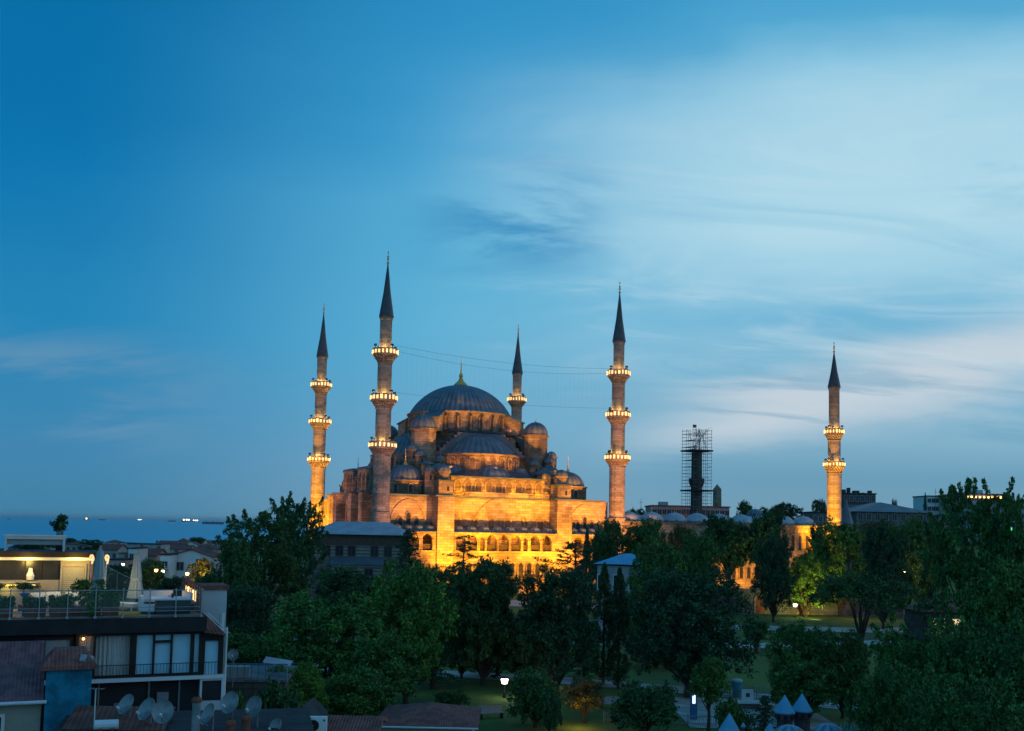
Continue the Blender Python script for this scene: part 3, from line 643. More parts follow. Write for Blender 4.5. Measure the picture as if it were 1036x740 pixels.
for k in range(6):
    vv = -15.2 + k * 6.1; s_ = MB().prism(oct_(2.95, 80.5, vv), 15.51, 16.0).build('dome_drum', M['stone'], court); d_ = ribbed(MB(), 80.5, vv, 2.75, 16.0, 1.7, 14, eave=.12, seam=False).build('courtyard_dome', M['leadlight'], s_, 40)
for k in range(26):
    u = 30.4 + k * 2.1; window(court, u, -26.6, 9.6, -pi / 2, 1.0, 3.6); window(court, u, -26.6, 3.0, -pi / 2, 1.0, 2.6)
mb = MB(); u = 66.
while u < 83: arch_ring(mb, .7, 1.3, .14, -26.74, -26.58, 5, u, 13.4); u += 1.05
mb.build('arched_frieze', M['stone'], court)

# ------------------------------------------------------------------ scaffolded minaret, obelisk
t = thing('minaret', 'dark minaret under repair, wrapped in scaffolding and missing its spire', 'minaret', mw(85.0, 29.0), MTH, 'minarets of the great mosque')
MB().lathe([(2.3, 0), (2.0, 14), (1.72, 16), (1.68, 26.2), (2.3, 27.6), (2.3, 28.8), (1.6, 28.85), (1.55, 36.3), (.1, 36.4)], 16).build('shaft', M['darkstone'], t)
SU, SV = 85.0, 29.0
sc = thing('scaffolding', 'tall tube scaffolding with two dark decks around the unfinished minaret', 'scaffolding', mw(SU, SV), MTH)
W2 = 3.05
grid = [(x, y) for x in (-W2, -W2 / 3, W2 / 3, W2) for y in (-W2, -W2 / 3, W2 / 3, W2) if max(abs(x), abs(y)) > W2 - .01]
for i, (x, y) in enumerate(grid):
    MB().tube((x, y, 0), (x * .98, y * .98, 43.4 - random.random() * 1.6), .055, n=5).build('standard', M['scaf'], sc)
for k in range(22):
    z = 1.4 + k * 1.92; mb = MB()
    for zz in (z, z + .95):
        for s in (-1, 1):
            mb.tube((-W2 - .3, s * W2, zz), (W2 + .3, s * W2, zz), .046, n=4); mb.tube((s * W2, -W2 - .3, zz), (s * W2, W2 + .3, zz), .046, n=4)
    if k > 16:
        for s in (-1, 1): mb.tube((-W2, s * W2 / 3, z), (W2, s * W2 / 3, z), .045, n=4); mb.tube((s * W2 / 3, -W2, z), (s * W2 / 3, W2, z), .045, n=4)
    mb.tube((-W2, -W2, z), (W2, -W2, z + 1.9), .04, n=4) if k % 2 else mb.tube((W2, -W2, z), (-W2, -W2, z + 1.9), .04, n=4)
    if k > 7: mb.box(-W2, -W2 + 1.1, -W2, W2, z - .1, z - .05) if k % 3 else mb.box(-W2, W2, W2 - 1, W2, z - .1, z - .05)
    mb.build('ledger', M['scaf'], sc)
for z in (25.0, 36.6): MB().box(-W2 - .35, W2 + .35, -W2 - .35, W2 + .35, z, z + .45).build('work_deck', M['black'], sc)
mb = MB()
for k in range(16): mb.tube((random.uniform(-2.9, 2.9), random.uniform(-2.9, 2.9), 37), (random.uniform(-2.9, 2.9), random.uniform(-2.9, 2.9), 43.2), .05, n=4)
mb.build('brace', M['scaf'], sc)
mb = MB().tube((-1.4, 0, 42), (-1.4, 0, 44.6), .04, n=5); mb.build('flag_pole', M['scaf'], sc); MB().box(-1.35, -.2, -.03, .03, 43.6, 44.5).build('flag', M['door'], sc)
p = at(725.5, 512, 330); zt = at(725, 490, 330).z
ob = MB(); ob.prism([(-1.2, -1.2), (1.2, -1.2), (1.2, 1.2), (-1.2, 1.2)], 0, zt - 1.6, .2).prism([(-.96, -.96), (.96, -.96), (.96, .96), (-.96, .96)], zt - 1.599, zt, .97).box(-1.8, 1.8, -1.8, 1.8, 0, 3)
tag(ob.build('obelisk', M['stone'], None, None, (p.x, p.y, 0), rad(20)), 'pale stone obelisk with a pointed tip beside the scaffolded minaret', 'obelisk')

# ------------------------------------------------------------------ royal pavilion with lead hip roof, left in front of the mosque
def hip(mb, x0, x1, y0, y1, z0, z1, over=.6, ridge=None):
    x0 -= over; x1 += over; y0 -= over; y1 += over; w, dd = x1 - x0, y1 - y0; k = min(w, dd) / 2
    if w >= dd: a, b = (x0 + k, (y0 + y1) / 2, z1), (x1 - k, (y0 + y1) / 2, z1)
    else: a, b = ((x0 + x1) / 2, y0 + k, z1), ((x0 + x1) / 2, y1 - k, z1)
    if ridge: a, b = ridge
    c = [(x0, y0, z0), (x1, y0, z0), (x1, y1, z0), (x0, y1, z0)]
    if w >= dd: mb.poly([c[0], c[1], b, a]).poly([c[1], c[2], b]).poly([c[2], c[3], a, b]).poly([c[3], c[0], a])
    else: mb.poly([c[0], c[1], a]).poly([c[1], c[2], b, a]).poly([c[2], c[3], b]).poly([c[3], c[0], a, b])
    mb.poly([(x, y, z0 - .02) for x, y, _ in c[::-1]]); return mb
def gable(mb, x0, x1, y0, y1, z0, z1, over=.5, along='x', th=.18):
    if along == 'x':
        ym = (y0 + y1) / 2; mb.wallpoly([(y0 - over, z0 - .2), (ym, z1), (y1 + over, z0 - .2), (y1 + over, z0 - .2 + th), (ym, z1 + th), (y0 - over, z0 - .2 + th)], x0 - over, x1 + over, 'x')
    else:
        xm = (x0 + x1) / 2; mb.wallpoly([(x0 - over, z0 - .2), (xm, z1), (x1 + over, z0 - .2), (x1 + over, z0 - .2 + th), (xm, z1 + th), (x0 - over, z0 - .2 + th)], y0 - over, y1 + over, 'y')
    return mb
PV = at(364, 541, 176); ez, tz = PV.z, at(365, 528, 182).z
pav = thing('royal_pavilion', 'old striped stone pavilion with a wide grey lead hip roof below the near left minaret', 'pavilion', (PV.x, PV.y, 0), rad(4))
w2 = 8.2
MB().box(-w2, w2, 0, 12, ez - 3.9, ez - 1.9).build('striped_wall', M['striped'], pav); MB().box(-w2 - .05, w2 + .05, -.05, 12.05, ez - 1.899, ez - .05).build('upper_band', M['brownplaster'], pav)
MB().box(-w2 - .02, w2 + .02, -.02, 12, 0, ez - 3.901).build('lower_wall', M['rock'], pav)
rf = hip(MB(), -w2, w2, 0, 12, ez, tz, .9, ((-4.6, 6, tz), (4.6, 6, tz))).build('lead_roof', M['leadlight'], pav)
mb = MB()
for k in range(26):
    x = -w2 - .7 + k * .62; f = min(1, (w2 + .9 - abs(x)) / 3.9); mb.tube((x, -.88, ez + .03), (x, -.9 + 6.9 * f, ez + (tz - ez) * f + .03), .05, n=4)
mb.build('roof_seam', M['leadlight'], rf)
for x in (-5.6, -3.4, -1.3, 2.6, 4.9): rectwin(pav, x, 0, ez - 3.6, -pi / 2, 1.15, 1.55, M['brownplaster'], M['pane'])
MB().poly([(-4.6, -2.9, ez - 5.0), (4.4, -2.9, ez - 5.0), (4.4, -.03, ez - 4.0), (-4.6, -.03, ez - 4.0)]).box(-4.6, 4.4, -2.9, -2.7, ez - 5.15, ez - 5.01).build('lean_to_roof', M['lead'], pav)
MB().box(-4.3, 4.1, -2.6, -.03, 0, ez - 5.16).build('lean_to_wall', M['striped'], pav)
for x in (-2.4, 1.9): rectwin(pav, x, -2.6, ez - 7.2, -pi / 2, 1.2, 1.4, M['brownplaster'], M['pane'])

# ------------------------------------------------------------------ town houses: (px0, px1, py ridge, py eave, Y, wall, roof, kind, label)
def house(x0, x1, yr, ye, Y, wall, roof, kind, label, group=None, name='town_house', cat='house', depth=None, wins=(3, 2), lit=False):
    a, b = at(x0, ye, Y), at(x1, ye, Y); zt = at((x0 + x1) / 2, yr, Y).z; w = b.x - a.x; ze = (a.z + b.z) / 2; dd = depth or max(8, w * .8)
    g = terrain((a.x + b.x) / 2, Y); base = min(g, terrain((a.x + b.x) / 2, Y + dd)) - .5
    t = thing(name, label, cat, ((a.x + b.x) / 2, Y, base), 0, group); h = ze - base; hr = max(zt - base, h + .15); x = w / 2
    mb = MB().box(-x, x, 0, dd, 0, h)
    if kind == 'gabley': mb.wallpoly([(-x, h), (0, hr - .05), (x, h)], .001, dd - .001)
    if kind == 'gablex': mb.wallpoly([(0, h), (dd / 2, hr - .05), (dd, h)], -x + .001, x - .001, 'x')
    mb.build('wall', M[wall], t)
    r = MB()
    if kind == 'flat': r.box(-x - .15, x + .15, -.15, dd + .15, h + .01, h + .25)
    elif kind == 'hip': hip(r, -x, x, 0, dd, h + .03, hr, .4)
    elif kind == 'gablex': gable(r, -x, x, 0, dd, h, hr, .35, 'x')
    else: gable(r, -x, x, 0, dd, h, hr, .35, 'y')
    r.build('roof', M[roof], t)
    nx_, nz = wins
    for i in range(nx_):
        for j in range(nz):
            zz = h - 2.6 - 2.9 * j
            if zz < .5: continue
            rectwin(t, -x + w * (i + .5) / nx_, 0, zz, -pi / 2, min(1.3, w / nx_ * .5), 1.45, M['plaster_g'], M['litwin'] if lit and (i + j) % 3 == 0 else M['pane'])
    if Y < 500: MB().box(x * .4, x * .4 + .6, dd * .5, dd * .5 + .6, h, hr + .7).build('chimney', M['rock'], t)
    return t
TG = 'houses of the town sloping down to the sea'
for row in [
    (172, 214, 556.5, 563, 190, 'plaster_w', 'tile', 'gabley', 'white gabled house with two upstairs windows left of the big dark tree', (2, 2)),
    (162, 172, 560, 562, 186, 'plaster_w', 'felt', 'flat', 'narrow white house with a lit balcony joined to the left of the white gabled house', (1, 2)),
    (130, 137, 554, 555.5, 232, 'plaster_w', 'felt', 'flat', 'thin bright white house end standing left of the right closed parasol', (1, 2)),
    (120, 130, 558.5, 560.5, 236, 'plaster_b', 'tile', 'flat', 'small beige house between the two closed parasols', (2, 2)),
    (140, 158, 556, 562, 246, 'plaster_p', 'tile', 'gablex', 'house with a low brown roof behind the right closed parasol', (3, 2)),
    (129, 163, 549.5, 551, 310, 'plaster_g', 'felt', 'flat', 'broad grey flat topped block with a pale end below the sea', (5, 2)),
    (100, 119, 551.5, 556, 300, 'plaster_g', 'tile', 'gablex', 'grey house with a brown roof right of the left closed parasol', (3, 2)),
    (106, 124, 565, 567, 215, 'plaster_p', 'felt', 'flat', 'low pinkish house with a flat roof beyond the terrace glass screen', (3, 1)),
    (193, 222, 551.5, 555.5, 300, 'plaster_p', 'tile', 'hip', 'pinkish house whose brown hip roof rises behind the white gabled house', (4, 1)),
    (212, 234, 562, 566, 215, 'plaster_p', 'tile_red', 'gablex', 'pink house beside the floodlit yellow bush', (3, 2)),
    (164, 192, 552, 555.5, 420, 'plaster_g', 'tile', 'gablex', 'long grey house with a brown roof left behind the white gabled house', (5, 1)),
    (66, 84, 547.5, 551, 430, 'plaster_p', 'tile_red', 'hip', 'reddish house over the right end of the white pergola', (3, 1)),
    (84, 99, 549, 552, 470, 'plaster_g', 'tile', 'hip', 'grey hip roofed house left behind the left closed parasol', (3, 1)),
    (38, 52, 549, 553, 380, 'plaster_b', 'tile', 'hip', 'pale house seen under the white pergola beam', (3, 1)),
    (160, 178, 547.5, 550, 700, 'plaster_g', 'tile', 'gablex', 'distant grey house in the skyline above the broad flat topped block', (3, 1)),
    (178, 190, 544.8, 548.5, 760, 'plaster_p', 'tile', 'hip', 'distant house with a lit lamp, topping the low rise before the sea', (2, 1)),
    (190, 206, 545.5, 548.5, 820, 'plaster_b', 'tile', 'gablex', 'distant beige house on the low rise by the sea', (3, 1)),
    (206, 222, 547, 549.5, 900, 'plaster_g', 'tile', 'gablex', 'distant grey house right along the shore by the dark tree', (3, 1)),
    (222, 240, 548.5, 551, 980, 'plaster_g', 'tile', 'hip', 'distant grey house partly hidden by the dark tree at the shore', (3, 1)),
    (106, 122, 546.6, 549, 900, 'plaster_g', 'tile', 'hip', 'distant low house at the shore between the closed parasols', (3, 1)),
    (122, 134, 547.5, 549.5, 760, 'plaster_g', 'felt', 'flat', 'distant flat roofed house at the shore behind the broad grey block', (3, 1)),
    (170, 186, 549.8, 552.4, 560, 'plaster_b', 'tile_red', 'gablex', 'mid distant beige house with a red roof below the shore row', (3, 1)),
    (186, 200, 548.6, 551.6, 600, 'plaster_w', 'tile', 'gabley', 'mid distant white house facing the terrace below the shore row', (2, 1)),
    (200, 216, 550, 553, 520, 'plaster_g', 'tile', 'hip', 'mid distant grey house with a hip roof left of the dark tree', (3, 1)),
    (54, 68, 551, 554, 520, 'plaster_g', 'tile', 'gablex', 'grey house glimpsed under the right end of the pergola beam', (3, 1)),
    (2, 18, 552, 556, 420, 'plaster_g', 'tile', 'hip', 'grey house in the far left corner under the pergola', (3, 1)),
]: house(*row[:8], row[8], TG, wins=row[9])
b_ = thing('balcony', 'small white balcony with a lit lamp below on the narrow white house', 'balcony', at(163.5, 576, 184.8), 0); MB().box(-.9, .9, -.9, .8, 0, .15).build('balcony_floor', M['plaster_w'], b_); MB().box(-.9, .9, -.9, -.85, .15, 1.0).build('balcony_rail', M['whitemetal'], b_)
# far right skyline
def simple(name, label, cat, x0, x1, yt, Y, m, depth=12, roof=None, yr=None, wins=None, wm='pane'):
    a, b = at(x0, yt, Y), at(x1, yt, Y); w = (b.x - a.x) / 2; h = (a.z + b.z) / 2
    t = thing(name, label, cat, ((a.x + b.x) / 2, Y, 0)); MB().box(-w, w, 0, depth, -1, h).build('wall', M[m], t)
    r = MB(); hip(r, -w, w, 0, depth, h + .02, at((x0 + x1) / 2, yr, Y).z, .8) if yr else r.box(-w - .3, w + .3, -.3, depth + .3, h + .01, h + .35); r.build('roof', M[roof or 'felt'], t)
    if wins:
        nx_, nz, ww, wh = wins
        for i in range(nx_):
            for j in range(nz): rectwin(t, -w + 2 * w * (i + .5) / nx_, 0, h - 2.4 - 3.2 * j, -pi / 2, ww, wh, M['plaster_g'], M[wm])
    return t
simple('long_hall', 'long low building with a brown parapet under the scaffolded minaret', 'building', 660, 738, 513, 312, 'plaster_p', 16, 'tile', None, (16, 1, 1.2, 1.4))
t = simple('ruined_palace', 'dark broken topped old palace on the skyline right of the far right minaret', 'palace', 853, 886, 500, 330, 'darkstone', 14, 'darkstone', None, (6, 3, 1.1, 1.9))
hh = at(870, 500, 330).z
for i, (x, w, hx) in enumerate(((-4.6, .8, 1.4), (-3.0, .5, 2.0), (-.6, 1.6, 1.1), (1.6, .7, .5), (3.9, .7, 1.2))): MB().box(x - w / 2, x + w / 2, .5, 3, hh + .36, hh + hx).build('broken_wall', M['darkstone'], t)
simple('great_hall', 'long building with a broad blue grey hip roof right of the far right minaret', 'building', 866, 944, 518.5, 296, 'rock', 30, 'lead', 507.5, (9, 1, 1.3, 1.8))
simple('white_block', 'white block on the far right skyline beside the tiny pointed tree', 'building', 938, 955, 502.5, 400, 'plaster_w', 14, None, None, (4, 3, 1.3, 1.5))
simple('grey_block', 'grey hip roofed block in the middle of the far right skyline', 'building', 955, 977, 502, 395, 'plaster_b', 14, 'tile', 499.5, (5, 3, 1.3, 1.5))
t = simple('rooftop_restaurant', 'building with a row of amber lit windows under its flat roof, far right skyline', 'building', 976, 1014, 500.5, 390, 'plaster_g', 14, None, None, (8, 3, 1.5, 1.5), 'pane')
hh = at(990, 500.5, 390).z
for k in range(9): MB().box(-6.6 + k * 1.6, -6.0 + k * 1.6, -.42, -.32, hh - 1.3, hh - .7).build('amber_lamp', M['amberbulb'], t)
a = at(985, 500, 392); MB().box(-2.2, 1.2, 3, 6, hh + .36, at(988, 495.8, 392).z).build('glass_box', M['paleblue'], t)
simple('low_block', 'low grey block at the right picture edge behind the airy tree', 'building', 1012, 1045, 509, 380, 'plaster_g', 14, None, None, (5, 2, 1.3, 1.5))
simple('grey_annex', 'grey stone annex with a flat roof left of the far right minaret', 'building', 822, 838, 519, 290, 'rock', 12, None, None, (3, 1, 1., 1.4))
simple('far_tower', 'faint blue office tower on the horizon left of the scaffolding', 'tower', 667.5, 676, 508, 2600, 'plaster_g', 30, None, None, None)
t = thing('stone_turret', 'pale conical stone turret just right of the far right minaret', 'turret', (at(856, 520, 262).x, 262, 0)); zz = at(856, 505, 262).z
MB().lathe([(1.9, 0), (1.8, zz - 6.5)], 10).build('wall', M['rock'], t); MB().lathe([(2.0, zz - 6.5), (.08, zz)], 10).build('roof', M['lead'], t)
p = at(764, 528, 300); t = thing('tomb', 'small tomb with a grey dome between the distant trees right of the obelisk', 'tomb', (p.x, 300, 0)); zz = at(764, 524, 300).z
MB().lathe([(3, 0), (3, zz)], 8).build('wall', M['rock'], t); d_ = ribbed(MB(), 0, 0, 2.7, zz, 2.6, 12, eave=.3).build('dome', M['lead'], t, 40); finial(MB(), 0, 0, zz + 2.5, 1.4, .15).build('finial', M['gold'], d_)
for px, py, lab in ((631.5, 515.5, 'thin dark roof spike just right of the right hand minaret'), (640, 513, 'second thin roof spike further right of the right hand minaret'), (648.5, 505, 'slender antenna mast rising over the courtyard domes'), (946.5, 494.5, 'antenna mast on the white block of the far right skyline')):
    p = at(px, py, 330); mb = MB().tube((0, 0, 0), (0, 0, p.z), .14, .05).box(-.5, .5, -.05, .05, p.z - 1.2, p.z - 1.1); tag(mb.build('antenna_mast', M['black'], None, None, (p.x, 330, 0)), lab, 'mast')

# ------------------------------------------------------------------ precinct wall with doors, kiosks in the park
PW_ = thing('precinct_wall', 'grey stone garden wall with brown doors below the floodlit courtyard', 'wall', (at(690, 610, 172).x, 172, 0), rad(3))
MB().box(0, 38, 0, .8, 0, 4.0).build('masonry', M['rock'], PW_); MB().box(-.1, 38.1, -.15, .95, 4.01, 4.2).build('coping', M['lead'], PW_)
for px in (770, 814):
    x = at(px, 615, 172).x - at(690, 610, 172).x; MB().box(x - .75, x + .75, -.12, .05, .2, 2.9).build('door', M['door'], PW_)
    arch_ring(MB(), 1.5, 3.2, .3, -.2, -.01, 6, x, .1).build('door_surround', M['stone'], PW_)
hu = at(621, 570, 132); ez = at(621, 571, 130).z; tz = at(638, 560, 134).z
kt = thing('garden_kiosk', 'whitish garden kiosk with a pale blue pitched roof behind the pair of tall cypresses', 'kiosk', (at(625, 580, 130).x, 130, 0), rad(-12))
MB().box(-2.6, 4.4, 0, 6, 0, ez - .2).build('wall', M['plaster_g'], kt); hip(MB(), -2.6, 4.4, 0, 6, ez, tz, .5).build('roof', M['bluecanvas'], kt)
for x in (-2, 0, 2, 3.6): rectwin(kt, x, 0, ez - 3.2, -pi / 2, 1.0, 1.8, M['whitemetal'], M['pane'])
kl = thing('lit_cafe', 'low cafe with warm lit windows glimpsed through the airy tree on the right', 'cafe', (at(985, 610, 128).x, 128, 0), rad(5))
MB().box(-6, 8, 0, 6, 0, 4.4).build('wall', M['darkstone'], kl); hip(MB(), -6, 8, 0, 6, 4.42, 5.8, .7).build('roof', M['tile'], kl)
for x in (-4.6, -2.2, .2, 2.6, 5): rectwin(kl, x, 0, 1.8, -pi / 2, 1.6, 1.7, M['whitemetal'], M['litwin'])
# ships at sea: (px, py waterline, length px, kind, label)
for px, py, L, lit, lab in ((87, 525, 5, 2, 'ship at sea with one bright orange light left of the closed parasols'), (103.5, 526.5, 7, 0, 'pale ship at sea just right of the orange lit ship'), (141, 526.5, 5, 1, 'ship with two white lights at sea above the right parasol'), (188, 525.5, 9, 1, 'ship with a cluster of white lights left of the long freighter'), (197.5, 526.5, 7, 1, 'second white lit ship right beside the light cluster'), (215.5, 530.5, 21, 0, 'long dark freighter riding low at sea, nearest the big dark tree'), (9, 525.8, 3, 0, 'tiny ship on the horizon at the far left'), (174, 526, 8, 0, 'faint ship hull on the horizon left of the light cluster')):
    p0 = at(px, py, 1000); k = (CAMZ + 30) / (CAMZ - p0.z) if p0.z < CAMZ - 3 else 14; Y = min(1000 * k, 15000); p = at(px, py, Y); Lm = L / FPX * Y
    s_ = thing('ship', lab, 'ship', (p.x, Y, -30), rad(6), 'ships at anchor on the sea'); h = Lm * .09 + 3
    MB().prism([(-Lm / 2, 0), (-Lm / 2 + Lm * .08, -Lm * .07), (Lm * .42, -Lm * .07), (Lm / 2, 0), (Lm * .42, Lm * .07), (-Lm / 2 + Lm * .08, Lm * .07)], 0, h, -.04).build('hull', M['hull'], s_)
    u = MB().box(Lm * .26, Lm * .38, -Lm * .05, Lm * .05, h, h + Lm * .12).box(Lm * .29, Lm * .35, -Lm * .04, Lm * .04, h + Lm * .12, h + Lm * .17); u.build('deckhouse', M['plaster_w'], s_)
    mb = MB()
    for m_ in (-.3, 0, .18): mb.tube((Lm * m_, 0, h), (Lm * m_, 0, h + Lm * .14), Lm * .006, n=4)
    mb.build('mast', M['hull'], s_)
    if lit:
        for x in ((-.2, .1, .32) if lit == 1 else (.1,)): MB().sphere((Lm * x, -Lm * .06, h + Lm * .12), Lm * (.085 if lit == 1 else .16), 8, 6).build('lamp', M['whitebulb' if lit == 1 else 'amberbulb'], s_)
p = at(16, 540, 2500); s_ = thing('sailing_boat', 'small white sailing boat at sea left of the pergola plant', 'boat', (p.x, 2750, -30), rad(20), None)
MB().prism([(-6, 0), (-4, -1.6), (5, -1.3), (7, 0), (5, 1.3), (-4, 1.6)], 0, 1.6, -.1).build('hull', M['plaster_w'], s_); MB().wallpoly([(-5, 2.5), (.2, 2.5), (.2, 18)], -.08, .08).build('sail', M['canvas'], s_); MB().tube((.4, 0, 1.5), (.4, 0, 19), .15).build('mast', M['steel'], s_)

# ------------------------------------------------------------------ trees: crowns are many small leaf faces in clumps
def leaf_mesh(name, C, Rd, per, size, m, rng, up=.35, droop=0., flat=1.):
    C = np.asarray(C, float); Rd = np.asarray(Rd, float); n = len(C) * per
    d_ = rng.normal(size=(n, 3)); d_ /= np.linalg.norm(d_, axis=1)[:, None]; rr = rng.random(n) ** .45
    P = np.repeat(C, per, 0) + d_ * rr[:, None] * np.repeat(Rd, per)[:, None] * np.array([1, 1, flat])
    N = rng.normal(size=(n, 3)) * .8 + d_ * .6 + np.array([0, 0, up]); N /= np.linalg.norm(N, axis=1)[:, None]
    T = np.cross(N, rng.normal(size=(n, 3))); T[:, 2] -= droop; T /= np.linalg.norm(T, axis=1)[:, None]; Bn = np.cross(N, T)
    s = size * (.45 + 1.15 * rng.random(n) ** 1.6)[:, None]
    V = np.stack([P - T * s * .5, P + Bn * s * .3, P + T * s * .55 - N * s * .12, P - Bn * s * .3], 1).reshape(-1, 3)
    me = bpy.data.meshes.new(name); me.vertices.add(4 * n); me.vertices.foreach_set('co', V.ravel().astype(np.float32))
    me.loops.add(4 * n); me.loops.foreach_set('vertex_index', np.arange(4 * n, dtype=np.int32))
    me.polygons.add(n); me.polygons.foreach_set('loop_start', np.arange(0, 4 * n, 4, dtype=np.int32))
    me.update(calc_edges=True); me.materials.append(m); return me
def limbs(mb, base, tips, r, rng, bend=.5):
    for tp in tips:
        m_ = Vector(base).lerp(Vector(tp), .55); m_.z += bend * rng.uniform(-.2, .8); m_.x += rng.uniform(-.4, .4)
        mb.path([base, tuple(m_), tuple(tp)], [r, r * .65, r * .15], 5)
    return mb
def lobes(H, Wd, cb, rng, k, jit=.2):
    """centres and radii of the masses that make a broad crown"""
    L = []; zc = (H + cb) / 2; hh = (H - cb) / 2
    for i in range(k):
        a = 2.4 * i + rng.uniform(-.4, .4); f = ((i + .5) / k); z = cb + (H - cb) * (.12 + .76 * f); prof = math.sqrt(max(.05, 1 - ((z - zc) / hh) ** 2))
        R = Wd / 2 * prof * rng.uniform(.45, .72); L.append((R * cos(a), R * sin(a), z + rng.uniform(-jit, jit), Wd / 2 * rng.uniform(.30, .44)))
    L.append((0, 0, zc, Wd * .30)); L.append((rng.uniform(-.4, .4), rng.uniform(-.4, .4), H - Wd * .2, Wd * .2)); return L
def broad(H=12., Wd=10., cb=2.5, seed=0, k=14, clumps=230, per=46, size=.34, m='leaf_green', cr=.62, airy=0.):
    rng = np.random.default_rng(seed); L = lobes(H, Wd, cb, rng, k); C, R = [], []
    tot = sum(l[3] ** 2 for l in L)
    for x, y, z, r in L:
        for _ in range(int(clumps * r * r / tot) + 1):
            dd = rng.normal(size=3); dd /= np.linalg.norm(dd)
            if dd[2] < -.55: dd[2] *= -.5
            q = r * rng.uniform(.72, 1.08); C.append((x + dd[0] * q, y + dd[1] * q, z + dd[2] * q * .85)); R.append(cr * rng.uniform(.6, 1.35))
    if airy:                                      # long sprigs that stand out of the crown
        for _ in range(int(clumps * airy)):
            x, y, z, r = L[rng.integers(len(L))]; dd = rng.normal(size=3); dd[2] = abs(dd[2]) + .4; dd /= np.linalg.norm(dd)
            for q in (1.05, 1.25, 1.42): C.append((x + dd[0] * r * q, y + dd[1] * r * q, z + dd[2] * r * q)); R.append(cr * (.62 if q < 1.3 else .42))
    crown = leaf_mesh('crown', C, R, per, size, M[m], rng)
    mb = MB().path([(0, 0, -.3), (.1, .05, cb * .6), (0, 0, cb + (H - cb) * .3)], [Wd * .035 + .06, Wd * .027 + .04, Wd * .018 + .03], 8)
    limbs(mb, (0.05, 0, cb * .8), [(x * .9, y * .9, z) for x, y, z, r in L], Wd * .012 + .02, rng)
    return crown, mb.mesh('trunk', M['bark'], 60), H, Wd
def cypress(H=14., Wd=2.6, seed=0, m='leaf_deep'):
    rng = np.random.default_rng(seed); C, R = [], []
    for _ in range(210):
        f = rng.random() ** .8; z = .8 + (H - 1.2) * f; r = Wd / 2 * (min(1, .45 + f * 3) * (1 - f ** 2.6)) * rng.uniform(.55, 1.0); a = rng.uniform(0, 2 * pi)
        C.append((r * cos(a), r * sin(a), z)); R.append(.42 * rng.uniform(.6, 1.2) * (1 - .5 * f))
    return leaf_mesh('crown', C, R, 44, .26, M[m], rng, .9, -.6, 1.9), MB().path([(0, 0, -.3), (0, 0, H * .9)], [.2, .04], 6).mesh('trunk', M['bark'], 60), H, Wd
def cedar(H=12., Wd=9., cb=3., seed=0, m='leaf_deep', nb=26, gap=.14, droop=.1):
    rng = np.random.default_rng(seed); C, R = [], []; mb = MB().path([(0, 0, -.3), (.2, 0, H * .5), (-.1, .1, H * .98)], [.28, .18, .04], 7)
    for i in range(nb):
        f = (i + rng.uniform(-.6, .6)) / nb; f = min(1, max(0, f)); z = cb + (H - cb) * f; a = 2.4 * i + rng.uniform(-.7, .7)
        Lr = Wd / 2 * (1 - f ** 1.6 * .82) * rng.uniform(.45, 1.15); rise = rng.uniform(.05, .35) * Lr * (1 - .3 * f)
        P = lambda q: (Lr * q * cos(a + .25 * q), Lr * q * sin(a + .25 * q), z + rise * q - droop * Lr * q * q * 1.6)
        mb.path([(0, 0, z - .2), P(.4), P(.75), P(1.)], [.08, .05, .03, .01], 4)
        for q in np.linspace(.28, 1.03, int(4 + Lr * 1.2)):
            if rng.random() < gap: continue
            x, y, zz = P(q); C.append((x + rng.uniform(-.35, .35), y + rng.uniform(-.35, .35), zz + rng.uniform(0, .3))); R.append(.62 * rng.uniform(.5, 1.25) * (1.15 - .4 * q))
    C.append((-.1, .1, H)); R.append(.4)
    return leaf_mesh('crown', C, R, 34, .22, M[m], rng, .8, -.1, .42), mb.mesh('trunk', M['bark'], 60), H, Wd
def umbrella_pine(H=10., Wd=11., cb=4.6, seed=0, m='leaf_dark'):
    rng = np.random.default_rng(seed); C, R = [], []; tips = []
    for i in range(26):
        a = 2.4 * i; q = math.sqrt((i + .5) / 26) * Wd / 2 * .86; z = cb + (H - cb) * (.25 + .6 * math.sqrt(max(0, 1 - (2 * q / Wd) ** 2))) + rng.uniform(-.4, .4); tips.append((q * cos(a), q * sin(a), z - .5))
        for _ in range(9):
            dd = rng.normal(size=3); dd /= np.linalg.norm(dd); r = Wd * .12; C.append((q * cos(a) + dd[0] * r, q * sin(a) + dd[1] * r, z + dd[2] * r * .6)); R.append(.62 * rng.uniform(.6, 1.25))
    mb = MB().path([(0, 0, -.3), (.3, .1, cb * .45), (.1, 0, cb * .8)], [.36, .30, .24], 8); limbs(mb, (.1, 0, cb * .7), tips[::4], .16, rng, .2)
    return leaf_mesh('crown', C, R, 46, .26, M[m], rng, .5, -.3), mb.mesh('trunk', M['bark'], 60), H, Wd
